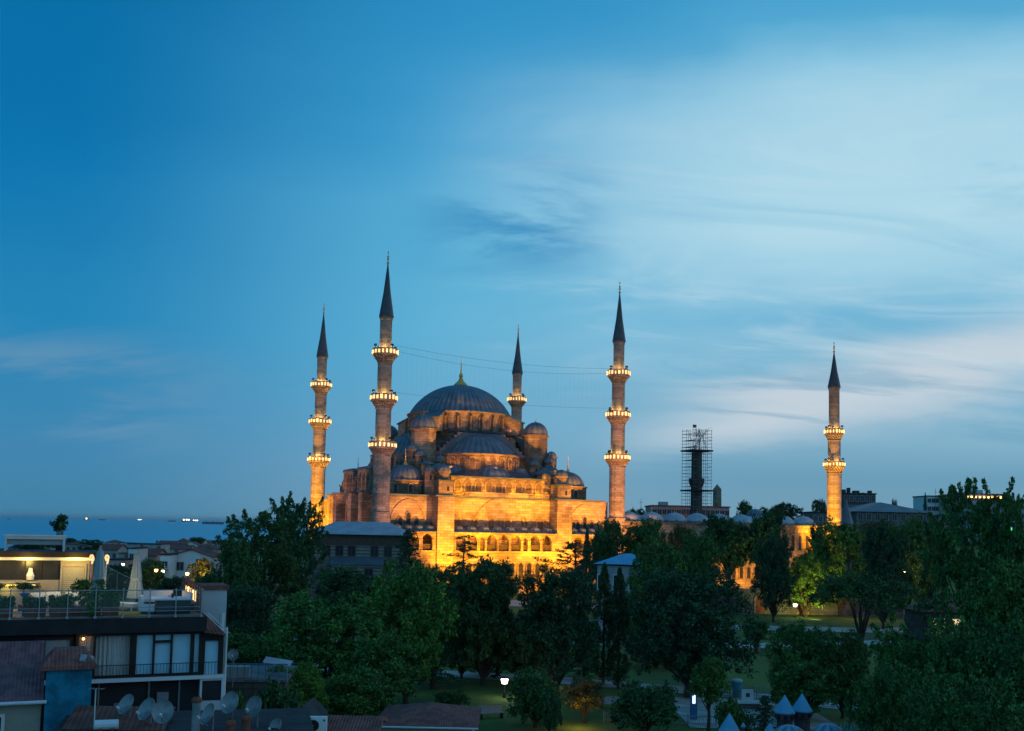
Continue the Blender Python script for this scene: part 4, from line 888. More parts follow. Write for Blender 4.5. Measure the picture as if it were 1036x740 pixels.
V = {
 'roundA': broad(12, 10, .9, 1, 17, 400, 56, .32, 'leaf_green'), 'roundB': broad(12, 10, .8, 2, 19, 420, 56, .32, 'leaf_dark'),
 'roundC': broad(12, 9, .9, 3, 15, 380, 56, .33, 'leaf_green', .7), 'roundD': broad(12, 11, .7, 4, 21, 440, 56, .32, 'leaf_deep'),
 'bright': broad(11, 10, .5, 5, 20, 420, 58, .29, 'leaf_bright', .55), 'rust': broad(10, 8, 2, 6, 12, 220, 44, .3, 'leaf_rust'),
 'airyA': broad(13, 11, 2.0, 7, 20, 330, 40, .26, 'leaf_green', .48, .40), 'airyB': broad(14, 11, 2.5, 8, 22, 330, 40, .28, 'leaf_dark', .55, .28),
 'near': broad(8, 9, .8, 9, 24, 620, 44, .22, 'leaf_green', .42, .10), 'slim': broad(6, 3, 2.0, 10, 10, 170, 40, .22, 'leaf_green', .36),
 'bush': broad(3.5, 4.5, .2, 11, 12, 200, 44, .20, 'leaf_dark', .36), 'cypress': cypress(14, 2.8, 12), 'cedarA': cedar(12, 9, 3.0, 13, nb=26, gap=.2), 'cedarB': cedar(10, 10, 5.0, 14, nb=22, droop=.02),
 'high': broad(13, 9, 5.6, 21, 16, 400, 54, .32, 'leaf_dark'), 'umbrella': umbrella_pine(10, 11, 3.6, 15), 'pine': broad(11, 11, 1.2, 16, 26, 560, 54, .26, 'leaf_deep', .6), 'spruce': cedar(11, 7.0, .6, 17, nb=64, gap=.06, droop=.22),
}
# (px centre, py top, crown width px, Y, variant, label[, category])
TREES = [
 (268, 520, 92, 128, 'airyB', 'tall dark ragged tree left of the mosque, its twigs against the sea'),
 (301, 506, 66, 136, 'airyB', 'darkest tall tree touching the foot of the leftmost minaret'),
 (240, 545, 50, 118, 'roundB', 'dark tree rising behind the pale end wall of the terrace house'),
 (330, 601, 118, 76, 'bright', 'big rounded bright green tree in the left foreground of the park'),
 (415, 570, 86, 80, 'bright', 'bright green tree right behind the biggest rounded bright green tree'),
 (352, 574, 74, 124, 'roundB', 'dark rounded tree right below the lead roofed pavilion'),
 (300, 672, 66, 64, 'bright', 'low leafy green tree at the bottom left behind the rooftop dishes'),
 (362, 676, 74, 68, 'roundC', 'green tree left above the brown tiled kiosk roof'),
 (414, 536, 50, 168, 'spruce', 'black spruce standing right of the lead roofed pavilion'),
 (470, 541, 62, 162, 'cedarA', 'thin layered cedar silhouetted on the left half of the glowing gallery'),
 (582, 549, 82, 160, 'cedarB', 'flat layered cedar silhouetted under the right end of the glowing gallery'),
 (594, 532, 12, 170, 'cypress', 'small slim cypress before the right wing wall of the mosque'),
 (492, 562, 86, 90, 'roundD', 'dark broad tree in the middle, below the glowing gallery'),
 (452, 572, 62, 108, 'roundB', 'dark tree left of the middle, at the foot of the left yellow tower'),
 (566, 571, 86, 87, 'roundD', 'dark tree just right of the middle, left of the pair of cypresses'),
 (612, 566, 25, 92, 'cypress', 'left tall cypress of the black pair before the kiosk'),
 (627, 571, 25, 90, 'cypress', 'right tall cypress of the black pair before the kiosk'),
 (664, 544, 58, 122, 'roundA', 'green tree hiding the right half of the blue roofed kiosk'),
 (697, 575, 124, 86, 'pine', 'huge dark rounded pine in the middle right of the park'),
 (616, 526, 50, 176, 'roundB', 'dark tree at the foot of the minaret right of the dome'),
 (652, 524, 52, 178, 'roundC', 'tree in the back row below the first courtyard domes'),
 (690, 528, 34, 180, 'rust', 'brownish tree in the back row below the scaffolded minaret'),
 (708, 536, 44, 160, 'roundA', 'rounded tree between the rusty tree and the lit yellow wall'),
 (738, 523, 60, 178, 'high', 'dark green tree in the back row over the lit yellow wall'),
 (776, 517, 44, 176, 'high', 'tall green tree left of the lit courtyard domes'),
 (783, 538, 44, 158, 'roundD', 'dark rounded tree right of the lit yellow wall'),
 (815, 560, 44, 170, 'bright', 'low tree lit yellow green from below beside the garden wall'),
 (850, 524, 58, 172, 'roundA', 'rounded green tree at the foot of the far right minaret'),
 (827, 531, 26, 184, 'roundB', 'narrow dark tree between the lit domes and the far right minaret'),
 (893, 528, 52, 150, 'roundD', 'darkest dome shaped tree under the broad blue grey hip roof'),
 (918, 524, 44, 172, 'roundC', 'tree right behind the darkest dome shaped tree'),
 (886, 522, 40, 190, 'rust', 'dull tree top just under the wall of the broad hip roof'),
 (938, 520, 48, 168, 'roundA', 'tree in the back row left of the airy tree on the right'),
 (872, 578, 108, 108, 'umbrella', 'umbrella pine with a bare forked trunk on the lawn'),
 (985, 497, 104, 88, 'airyA', 'big airy tree on the right whose sprigs stand up against the sky'),
 (1028, 512, 70, 84, 'airyA', 'airy tree cut by the right picture edge'),
 (1012, 566, 84, 74, 'roundC', 'dark tree at the right picture edge below the airy crowns'),
 (935, 636, 108, 66, 'near', 'leafy dark tree in the right foreground, left of three'),
 (1000, 632, 120, 60, 'near', 'leafy dark tree in the right foreground corner'),
 (900, 676, 90, 54, 'near', 'low leafy tree right beside the blue castle canopies'),
 (975, 690, 120, 48, 'near', 'nearest leafy tree along the bottom right picture edge'),
 (804, 626, 58, 80, 'roundA', 'green tree behind the twin castle turrets'),
 (852, 636, 52, 78, 'roundB', 'dark tree between the castle turrets and the umbrella pine lawn'),
 (818, 668, 60, 76, 'roundC', 'green tree directly behind the right castle turret'),
 (717, 664, 36, 72, 'slim', 'slim young tree with a thin trunk beside the blue lit sign'),
 (542, 676, 54, 72, 'bush', 'shrubby tree right beside the white park lamp'),
 (592, 684, 44, 74, 'rust', 'small tree lit amber from below in the bottom middle'),
 (556, 696, 30, 70, 'bush', 'dark shrub between the white park lamp and the amber lit tree'),
 (654, 688, 70, 70, 'bush', 'wide dark shrub at the bottom right of the middle'),
 (774, 704, 40, 66, 'spruce', 'dark conifer between the white bench and the castle'),
 (742, 706, 40, 62, 'bush', 'dark bush over the leftmost castle turret'),
 (457, 698, 40, 78, 'bush', 'low round shrub right above the brown tiled kiosk roof'),
 (505, 606, 58, 96, 'spruce', 'dark conifer in the shade of the middle trees'),
 (664, 640, 60, 104, 'roundD', 'dark low crown under the huge dark pine'),
 (440, 612, 60, 88, 'spruce', 'black conifer behind the right side of the bright green trees'),
 (468, 622, 44, 94, 'roundD', 'shaded dark tree with its trunk on the lawn above the tiled kiosk'),
 (530, 622, 64, 92, 'roundB', 'dark low crown in the middle over the pale path'),
 (592, 626, 40, 96, 'spruce', 'dark conifer at the left side of the cypress pair'),
 (640, 596, 40, 110, 'roundB', 'dark tree filling the gap right of the cypress pair'),
 (388, 640, 70, 72, 'roundC', 'lower green tree under the bright green pair on the left'),
 (765, 628, 30, 120, 'slim', 'small slim tree on the lawn before the garden wall doors'),
 (245, 640, 70, 76, 'roundC', 'green tree behind the rooftop yard left of the bright trees'),
 (276, 688, 64, 55, 'bush', 'green bush against the dark wall of the rooftop yard'),
 (240, 700, 36, 50, 'bush', 'small bush behind the large pale dish on the low roof'),
 (250, 590, 66, 100, 'roundD', 'dark mass of a tree beneath the ragged tall tree on the left'),
 (754, 507, 22, 320, 'roundB', 'distant dark tree just right of the obelisk'),
 (795, 508, 36, 320, 'roundD', 'distant dark tree between the grey tomb dome and the far right minaret'),
 (776, 513, 22, 330, 'roundB', 'distant tree right behind the grey tomb dome'),
 (829, 504, 16, 320, 'roundD', 'distant round dark tree close left of the far right minaret'),
 (936, 497, 5, 380, 'cypress', 'tiny pointed cypress on the far right skyline'),
 (905, 505.5, 9, 340, 'roundB', 'small round tree showing over the ridge of the broad hip roof'),
 (645, 514.5, 20, 320, 'roundB', 'low distant tree over the courtyard domes by the right hand minaret'),
 (150, 566, 42, 178, 'roundB', 'dark tree behind the white sofas on the terrace'),
 (118, 570, 30, 150, 'roundD', 'dark tree seen through the terrace glass screen'),
 (178, 583, 46, 140, 'roundD', 'dark low tree in front of the white gabled house'),
 (205, 563, 28, 176, 'rust', 'bush lit bright yellow by a street lamp before the white gabled house'),
 (214, 580, 40, 120, 'roundB', 'dark tree behind the terrace end railing'),
 (35, 545, 44, 260, 'roundD', 'dark tree under the white pergola beam'),
 (92, 546, 26, 420, 'roundB', 'distant dark tree left behind the left closed parasol'),
 (200, 543.5, 14, 800, 'roundB', 'distant tree topping the low rise by the sea'),
 (222, 546.5, 14, 780, 'roundD', 'distant tree at the shore close to the ragged tall tree'),
 (72, 544.5, 16, 700, 'roundB', 'distant tree over the right end of the pergola'),
]
roots = {}
for i, (px, py, wpx, Y, var, lab) in enumerate(TREES):
    cm, tm, H0, W0 = V[var]; top = at(px, py, Y); g = terrain(top.x, Y); sx = wpx / FPX * Y / W0 * 1.06; sz = max(.2, (top.z - g) / H0 * .985)
    nm = {'cypress': 'cypress_tree', 'cedarA': 'cedar_tree', 'cedarB': 'cedar_tree', 'umbrella': 'pine_tree', 'pine': 'pine_tree', 'spruce': 'spruce_tree', 'bush': 'shrub'}.get(var, 'broadleaf_tree')
    if var not in roots:
        t = thing(nm, lab, 'shrub' if var == 'bush' else 'tree'); link(tm, 'trunk', t); link(cm, 'crown', t); roots[var] = t
    else: t = dup(roots[var], (0, 0, 0), 0, lab)
    t.location = (top.x, Y, g); t.rotation_euler = (0, 0, i * 2.39); t.scale = (sx, sx, sz)
    t['label'] = lab; t['group'] = 'far trees on the skyline' if Y > 250 else ('trees of the park and the mosque garden')

# ------------------------------------------------------------------ terrace house in the left foreground (local u along the front, v away)
HTH = rad(24); HC = Vector((-13.96, 47.0, 0))
def hw(u, v, z=0.): return HC + Vector((u * cos(HTH) - v * sin(HTH), u * sin(HTH) + v * cos(HTH), z))
def hang(px_ang): return HTH + px_ang
ht = thing('terrace_house', 'dark fronted house with big curtained windows and a furnished roof terrace at the left', 'house', HC, HTH)
def hp(name, mb, m, ang=None, parent=None): return mb.build(name, M[m], parent or ht, ang)
TF = 9.62                                       # terrace floor
hp('lower_wall', MB().box(-16, -.02, .25, 9.0, 0, 6.75), 'darkwall')
hp('rear_wall', MB().box(-16, 0, 2.2, 9.0, 6.76, 8.9), 'darkwall')
hp('terrace_slab', MB().box(-16.2, .12, -.35, 9.2, 8.92, 9.56), 'darkwall'); hp('terrace_floor', MB().box(-16, 0, -.1, 9.0, 9.561, TF), 'deck')
for x_, z0, z1 in ((-4.3, 0, 6.7), (-2.2, 3.0, 6.7), (-.9, 0, 6.7)): hp('wall_pipe', MB().tube((x_, .18, z0), (x_, .18, z1), .045, n=6), 'steel')
for x_, z_ in ((-3.4, 5.4), (-1.6, 5.8)): hp('wall_vent', MB().box(x_ - .25, x_ + .25, .1, .249, z_, z_ + .4), 'steel')
hp('window_ledge', MB().box(-16, .98, -.22, 2.19, 6.76, 6.92), 'plaster_w')
hp('turf_carpet', MB().box(-3.9, -2.3, .3, 4.6, TF + .001, TF + .02), 'turf')
# front glazing: posts, frames, curtains behind glass
fr = hp('window_frame', MB(), 'frame')
mb = MB()
for u, w in ((-5.25, .12), (-4.55, .12), (-2.95, .26), (-2.08, .09), (-1.32, .09), (-.42, .16), (-.02, .2)): mb.box(u - w / 2, u + w / 2, -.02, .14, 6.93, 8.9)
mb.box(-5.2, 0, -.03, .12, 8.78, 8.915).box(-5.2, 0, -.03, .12, 6.925, 7.04).box(-2.04, -1.36, -.025, .12, 8.42, 8.52)
fr.data = mb.mesh('window_frame', M['frame'])
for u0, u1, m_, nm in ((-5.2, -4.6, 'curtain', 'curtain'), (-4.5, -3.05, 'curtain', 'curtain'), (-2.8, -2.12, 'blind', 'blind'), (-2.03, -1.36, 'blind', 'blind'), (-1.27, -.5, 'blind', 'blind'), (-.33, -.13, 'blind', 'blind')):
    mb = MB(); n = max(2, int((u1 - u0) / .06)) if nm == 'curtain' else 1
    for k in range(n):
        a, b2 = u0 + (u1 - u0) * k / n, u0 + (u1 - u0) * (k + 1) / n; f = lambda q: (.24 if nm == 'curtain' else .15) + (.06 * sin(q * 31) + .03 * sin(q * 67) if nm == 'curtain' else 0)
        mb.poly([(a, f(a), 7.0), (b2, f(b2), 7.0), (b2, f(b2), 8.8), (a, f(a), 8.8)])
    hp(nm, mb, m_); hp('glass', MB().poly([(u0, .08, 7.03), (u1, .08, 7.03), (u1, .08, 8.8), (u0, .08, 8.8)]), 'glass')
hp('wall_lamp', MB().sphere((-5.02, -.1, 8.68), .055, 8, 6), 'amberbulb')
# thin balconet rail
mb = MB().tube((-5.2, -.16, 7.5), (.7, -.16, 7.5), .018, n=5); k = -5.15
while k < .7: mb.tube((k, -.16, 6.92), (k, -.16, 7.5), .011, n=4); k += .14
hp('window_rail', mb, 'black')
# glazed corner at the right under the small red roof, with panel below
mb = MB().box(.06, .14, -.02, .1, 6.93, 8.75).box(.74, .96, -.02, .1, 6.93, 8.75).box(.14, .74, -.021, .1, 8.45, 8.75); hp('corner_frame', mb, 'frame')
hp('corner_blind', MB().poly([(.14, .13, 6.95), (.74, .13, 6.95), (.74, .13, 8.46), (.14, .13, 8.46)]), 'blind'); hp('corner_glass', MB().poly([(.14, .06, 6.95), (.74, .06, 6.95), (.74, .06, 8.45), (.14, .06, 8.45)]), 'glass')
hp('lean_to_roof', MB().poly([(.0, -.3, 8.86), (1.0, -.3, 8.72), (1.0, 2.0, 9.0), (.0, 2.0, 9.72)]).poly([(0, -.3, 8.80), (0, 2, 9.66), (1, 2, 8.94), (1, -.3, 8.66)]), 'tile_red')
mb = MB()
for q in (0, .16): mb.tube((.0 + q, -.2, 9.75), (1.0 + q, -.2, 8.8), .025, n=5)
hp('roof_rail', mb, 'whitemetal')
hp('corner_panel', MB().box(.02, .96, -.1, .5, 4.2, 5.75), 'paleblue'); hp('corner_window', MB().box(.06, .92, -.02, .5, 5.76, 6.70), 'pane')
mb = MB().box(-.03, .06, -.13, .4, 5.70, 6.75).box(.92, 1.02, -.13, .4, 5.70, 6.75).box(.061, .919, -.12, .4, 6.66, 6.75); hp('corner_surround', mb, 'plaster_w')
hp('end_wall', MB().box(.02, 1.35, 2.21, 4.2, 0, 10.62), 'paleblue'); hp('end_wall_cap', MB().box(-.1, 1.45, 2.1, 4.3, 10.63, 10.82), 'tile'); hp('downpipe', MB().tube((1.12, .4, 2), (1.12, .4, 9), .07, n=8).tube((.98, 1.0, 2), (.98, 1.0, 9.6), .12, n=8), 'whitemetal')
# left part: dark upper fascia and small window
hp('left_front', MB().box(-16, -5.32, .16, 1.0, 6.93, 8.9), 'darkwall'); rectwin(ht, -6.2, .15, 7.9, -pi / 2, 1.3, .75, M['frame'], M['plaster_g'], bars=0)
# terrace railing
rl = hp('terrace_railing', MB().tube((-16, -.2, 10.78), (0, -.2, 10.78), .02, n=6).tube((-16, -.2, 9.85), (0, -.2, 9.85), .018, n=6).tube((-16, -.2, 10.02), (0, -.2, 10.02), .012, n=6), 'rail')
for k in range(12):
    u = -.12 - k * 1.12; MB().tube((u, -.2, 9.5), (u, -.2, 10.86), .024, n=6).box(u - .06, u + .06, -.28, -.12, 9.57, 9.66).build('railing_post', M['rail'], rl)
    if k < 11: MB().poly([(u - 1.06, -.2, 9.9), (u - .06, -.2, 9.9), (u - .06, -.2, 10.72), (u - 1.06, -.2, 10.72)]).build('glass_panel', M['glass'], rl)
# side fence going back with warm lamps
sf = thing('terrace_fence', 'wooden slatted side fence with warm lit posts along the right end of the terrace', 'fence', hw(-.1, 0), HTH)
mb = MB()
for k in range(9): v = .2 + k * .95; MB().box(-.05, .05, v - .05, v + .05, TF, TF + 1.35).build('fence_post', M['terracotta'], sf)
for k in range(5): mb.box(-.02, .02, .2, 8.0, TF + .15 + k * .25, TF + .27 + k * .25)
mb.build('slat_panel', M['rock'], sf)
for k in range(5): v = 1.6 + k * .95; MB().box(-.12, -.06, v - .03, v + .03, TF + .5, TF + 1.0).build('post_lamp', M['amberbulb'] if k % 2 else M['litwin'], sf)
# glass wind screen along the back
gs = thing('glass_screen', 'glass wind screen with sloping top rail at the back of the terrace', 'screen', hw(-4.4, 8.6), HTH)
MB().poly([(0, 0, TF), (2.3, 0, TF), (2.3, 0, TF + .9), (0, 0, TF + 2.1)]).build('glass_pane', M['glass'], gs); MB().tube((0, 0, TF + 2.1), (2.3, 0, TF + .9), .03).tube((2.3, 0, TF), (2.3, 0, TF + .9), .03).tube((1.1, 0, TF), (1.1, 0, TF + 1.5), .02).build('screen_frame', M['steel'], gs)
# bar pavilion
bar = thing('bar_pavilion', 'flat roofed terrace bar with a dark window strip, yellow counter light and roller shutter', 'bar', hw(0, 0), HTH)
bp = lambda name, mb, m: mb.build(name, M[m], bar)
bp('wall', MB().box(-16, -6.05, 5.5, 5.65, TF, 10.92).box(-6.05, -4.75, 5.5, 5.62, TF, 11.86).box(-16, -4.75, 8.0, 8.15, TF, 11.86).box(-4.87, -4.75, 5.63, 7.99, TF, 11.86), 'plaster_b')
bp('roof', MB().box(-16, -4.55, 5.0, 8.4, 11.88, 12.02), 'plaster_w'); bp('fascia', MB().box(-16, -4.5, 4.9, 8.5, 12.021, 12.28), 'frame')
bp('window', MB().box(-16, -6.06, 5.56, 5.6, 10.93, 11.86), 'pane')
mb = MB()
for u in (-10.2, -8.8, -7.6, -6.9): mb.box(u - .03, u + .03, 5.5, 5.559, 10.93, 11.86)
bp('mullion', mb, 'frame'); bp('shutter', MB().box(-5.95, -4.98, 5.44, 5.499, TF, 11.5), 'shutter')
bp('shutter_frame', MB().box(-6.04, -5.96, 5.4, 5.498, TF, 11.6).box(-4.97, -4.89, 5.4, 5.498, TF, 11.6).box(-6.04, -4.89, 5.4, 5.498, 11.601, 11.68), 'plaster_b')
bp('corner_post', MB().box(-4.72, -4.6, 5.35, 5.47, TF, 11.87).box(-4.42, -4.36, 5.3, 5.36, TF, 11.87), 'terracotta')
bp('counter', MB().box(-9.6, -7.0, 4.6, 5.1, TF, 10.75).box(-9.7, -6.9, 4.5, 5.2, 10.80, 10.86), 'plaster_b'); bp('counter_light', MB().box(-9.5, -7.1, 4.55, 4.59, 10.70, 10.76), 'yellowled')
bp('white_stove_pipe', MB().lathe([(.16, 10.95), (.18, 11.15), (.1, 11.35), (.08, 11.5)], 10, -7.35, 5.2), 'plaster_w')
pg = thing('pergola', 'white metal pergola frame with a rolled awning on the bar roof', 'pergola', hw(0, 0), HTH)
MB().box(-8.55, -5.9, 5.6, 5.72, 12.86, 13.02).box(-8.6, -5.85, 5.55, 5.8, 13.021, 13.07).box(-8.55, -5.9, 7.4, 7.5, 12.86, 13.0).build('beam', M['whitemetal'], pg)
for u in (-8.5, -5.95):
    for v in (5.66, 7.45): MB().box(u - .05, u + .05, v - .05, v + .05, 12.29, 12.859).build('post', M['whitemetal'], pg)
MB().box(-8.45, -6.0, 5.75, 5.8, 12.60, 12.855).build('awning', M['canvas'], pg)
mb = MB().tube((-8.5, 8.2, 12.95), (-4.6, 8.2, 12.5), .02).tube((-8.5, 8.2, 12.6), (-4.6, 8.2, 12.45), .02); tag(mb.build('roof_handrail', M['steel'], None, None, hw(0, 0), HTH), 'thin handrail along the back of the bar roof', 'handrail')
def potted(label, u, v, kind, pot=(.5, .5, .45), h=.8, w=.9, group='potted plants on the terrace', seed=0, z=None):
    t = thing('potted_plant', label, 'plant', hw(u, v, TF if z is None else z), HTH, group); rng = np.random.default_rng(seed + 50)
    a, b, c = pot; MB().prism([(-a, -b), (a, -b), (a, b), (-a, b)], 0, c, -.08).build('planter', M['terracotta'] if kind != 'palm' else M['black'], t)
    if kind == 'topiary':
        MB().tube((0, 0, c), (0, 0, c + h), .03, n=6).build('stem', M['bark'], t); C = [(x * w * .36, y * w * .36, c + h - .12 + abs(rng.normal()) * .06) for x, y in rng.normal(size=(22, 2)) * .55]; me = leaf_mesh('foliage', C, [.17] * 22, 130, .06, M['leaf_deep'], rng, .3, 0, .75)
    elif kind == 'palm':
        mb = MB()
        for k in range(5): mb.tube((.05 * k - .1, .03 * k, c), (.08 * (k - 2), .05 * (k - 2), c + h), .025, n=5)
        mb.build('stem', M['bark'], t); C = [(rng.normal() * w * .3, rng.normal() * w * .3, c + h * rng.uniform(.75, 1.25)) for _ in range(34)]; me = leaf_mesh('foliage', C, [.16] * 34, 30, .14, M['leaf_deep'], rng, .2, .4)
    else: C = [(float(np.clip(rng.normal(), -1.4, 1.4)) * a * .62 * w, float(np.clip(rng.normal(), -1.3, 1.3)) * b * .6, c + min(1.5, abs(rng.normal())) * h * .5 + .05) for _ in range(90)]; me = leaf_mesh('foliage', C, rng.uniform(.08, .22, 90), 46, .085, M['leaf_green' if kind == 'gold' else 'leaf_dark'], rng, .4)
    link(me, 'foliage', t); return t
potted('left topiary tree of the two before the yellow lit bar counter', -8.7, 3.6, 'topiary', (.2, .2, .3), .85, .9, 'topiary trees before the bar', 1)
potted('right topiary tree of the two before the yellow lit bar counter', -7.55, 3.6, 'topiary', (.2, .2, .3), .9, 1.0, 'topiary trees before the bar', 2)
potted('plant in a tall dark pot on the bar roof, silhouetted against the sea', -6.15, 7.0, 'palm', (.16, .16, .2), 1.15, .42, None, 3, 12.3)
for i, (u, w, h, lab) in enumerate(((-8.3, .42, .42, 'planter with a leafy bush at the far left end of the terrace railing'), (-7.0, .42, .42, 'planter with a spreading bush, second along the railing'), (-6.0, .42, .5, 'planter with a bushy plant below the loungers, third along the railing'))): potted(lab, u, .45, 'bush', (w, .25, .4), h, 1., seed=10 + i)
potted('biggest bush on the terrace, in a reddish planter before the shutter', -4.95, .9, 'gold', (.6, .4, .4), 1.35, 1.25, seed=20)
potted('small bush in a terracotta pot right of the left closed parasol', -3.95, .6, 'gold', (.32, .3, .42), .75, 1.1, seed=21)
potted('little pointed plant lit yellow at the foot of the railing', -4.75, -.02, 'gold', (.1, .1, .12), .5, .8, seed=22)
def parasol(label, u, v, h, k_=.8):
    t = thing('closed_parasol', label, 'parasol', hw(u, v, TF), HTH, 'closed parasols on the terrace'); MB().tube((0, 0, .0), (0, 0, h + .12), .035, n=8).box(-.35, .35, -.35, .35, 0, .1).build('pole', M['steel'], t)
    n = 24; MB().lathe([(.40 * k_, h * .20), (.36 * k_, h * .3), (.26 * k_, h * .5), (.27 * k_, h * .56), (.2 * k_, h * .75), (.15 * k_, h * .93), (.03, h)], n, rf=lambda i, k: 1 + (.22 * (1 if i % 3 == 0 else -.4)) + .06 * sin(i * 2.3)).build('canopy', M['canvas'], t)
    MB().lathe([(.31 * k_, h * .5), (.32 * k_, h * .53), (.31 * k_, h * .56)], n).build('tie_strap', M['canvas'], t); return t
parasol('left closed cream parasol with warm lamps around its top', -4.42, 2.0, 2.95); parasol('right closed cream parasol before the town roofs', -2.72, 3.4, 2.75)
for u, lab in ((-4.78, 'curled warm wall lamp left of the left closed parasol'), (-4.12, 'curled warm wall lamp right of the left closed parasol')):
    t = thing('curl_lamp', lab, 'lamp', hw(u, 2.6, TF), HTH, 'curled lamps by the parasol'); MB().tube((0, 0, 0), (0, 0, 2.35), .02).build('pole', M['whitemetal'], t)
    MB().path([(0, 0, 2.35), (-.06, 0, 2.5), (0, 0, 2.62), (.08, 0, 2.55), (.06, 0, 2.35), (.03, 0, 2.2)], .045, 6).build('light_tube', M['litwin'], t)
def lounger(label, u, v, rz, up=1):
    t = thing('sun_lounger', label, 'sun lounger', hw(u, v, TF), HTH + rz, 'white loungers on the terrace')
    mb = MB().box(-.32, .32, -.95, .5, .22, .28)
    MB().box(-.32, .32, -.95, .45, .29, .38).build('mattress', M['cushion'], t); mb.build('frame', M['whitemetal'], t); MB().wallpoly([(.45, .29), (1.0, .72), (.96, .80), (.42, .385)], -.32, .32, 'x').build('backrest', M['cushion'], t)
    for x in (-.27, .27):
        for y in (-.85, .4): MB().box(x - .03, x + .03, y - .03, y + .03, 0, .219).build('leg', M['whitemetal'], t)
def sofa(label, u, v, rz, w=1.3):
    t = thing('sofa', label, 'sofa', hw(u, v, TF), HTH + rz, 'white sofas on the terrace')
    MB().box(-w / 2, w / 2, -.4, .4, .06, .32).build('base', M['wicker'], t); MB().box(-w / 2 + .08, w / 2 - .08, -.38, .24, .321, .46).build('seat_cushion', M['cushion'], t); MB().box(-w / 2, w / 2, .25, .42, .321, .85).build('backrest', M['cushion'], t)
    for s in (-1, 1): MB().box(s * w / 2 - .06, s * w / 2 + .06, -.4, .249, .322, .62).build('armrest', M['wicker'], t)
lounger('white lounger left of three before the bar counter', -6.6, 3.2, .4); lounger('white lounger in the middle of three before the bar', -5.95, 3.6, .4); lounger('white lounger with its back raised beside the shutter', -5.2, 3.4, .3); lounger('white lounger on the yellow turf by the right closed parasol', -3.45, 3.0, .9)
sofa('long white sofa before the right closed parasol', -1.75, 4.3, 0, 1.7); sofa('white sofa at the right fence of the terrace', -.65, 3.2, -1.4, 1.5)
t = thing('dining_set', 'dark wicker table with a white top at the right of the terrace', 'table', hw(-1.25, 1.1, TF), HTH); MB().box(-.75, .75, -.4, .5, 0, .62).build('base', M['wicker'], t); MB().box(-.85, .8, -.5, 1.1, .64, .70).build('table_top', M['plaster_w'], t); MB().box(-.05, .05, .15, .25, .701, .9).build('table_lantern', M['black'], t)
t = thing('armchair', 'white armchair left of the wicker table on the terrace', 'chair', hw(-2.3, 1.3, TF), HTH + 1.3); MB().box(-.35, .35, -.35, .35, .1, .4).build('seat', M['cushion'], t); MB().box(-.35, .35, .25, .38, .401, .8).build('backrest', M['cushion'], t); MB().box(-.38, .38, -.36, .24, 0, .099).build('base', M['wicker'], t)
t = thing('sink_stand', 'small bluish sink stand between the railing planters', 'stand', hw(-7.45, .9, TF), HTH); MB().tube((0, 0, 0), (0, 0, .8), .07, n=8).build('stem', M['bluemetal'], t); MB().lathe([(.08, .8), (.2, .95), (.21, 1.0), (.15, .98)], 12).build('basin', M['bluemetal'], t)

# ------------------------------------------------------------------ roofs and things in the near left corner
lh = thing('tiled_house', 'house with a brown tiled roof and white gutter cut by the left picture edge', 'house', hw(0, 0), HTH)
MB().box(-16, -6.55, -4.6, -.8, 0, 6.8).build('wall', M['plaster_b'], lh); MB().poly([(-16, -5.05, 6.92), (-6.45, -5.05, 6.92), (-6.55, -.75, 8.72), (-16, -.75, 8.72)]).poly([(-16, -5.05, 6.85), (-16, -.75, 8.65), (-6.55, -.75, 8.65), (-6.45, -5.05, 6.85)]).box(-16, -6.5, -.76, -.6, 6.5, 8.71).build('roof', M['tile_mauve'], lh)
MB().tube((-16, -5.1, 6.86), (-6.35, -5.1, 6.86), .07, n=8).build('gutter', M['whitemetal'], lh); rectwin(lh, -8.4, -4.6, 5.0, -pi / 2, 1.0, 1.3, M['plaster_w'], M['pane'])
ch = thing('blue_chimney_house', 'blue painted wall block with a small tiled cap beside the brown tiled roof', 'building', hw(0, 0), HTH)
MB().box(-6.42, -4.78, -5.0, -3.2, 0, 8.05).build('wall', M['bluewall'], ch)
MB().prism([(-6.62, -5.2), (-4.62, -5.2), (-4.62, -2.9), (-6.62, -2.9)], 8.06, 8.2, 0).prism([(-6.62, -5.2), (-4.62, -5.2), (-4.62, -2.9), (-6.62, -2.9)], 8.201, 8.72, .45, -5.6, -3.4).build('roof', M['tile'], ch); o = MB().box(-.25, .25, -.2, .2, 0, .03).build('skylight', M['dish'], ch, None, (-5.0, -4.8, 8.42)); o.rotation_euler = (.6, .2, 0)
fl = thing('flat_roof_house', 'low house with a dark flat roof crowded with satellite dishes', 'house', (-11.5, 36.5, 0), rad(14)); MB().box(-4.4, 4.6, -6, 5.2, 0, 6.15).build('wall', M['plaster_g'], fl); MB().box(-4.5, 4.7, -6.1, 5.3, 6.151, 6.3).build('roof', M['felt'], fl); MB().poly([(-4.2, 2.0, 6.32), (-.6, 1.2, 6.32), (-.4, 3.6, 6.75), (-4.1, 4.4, 6.75)]).build('tiled_slope', M['tile_red'], fl)
ROOF = 6.3
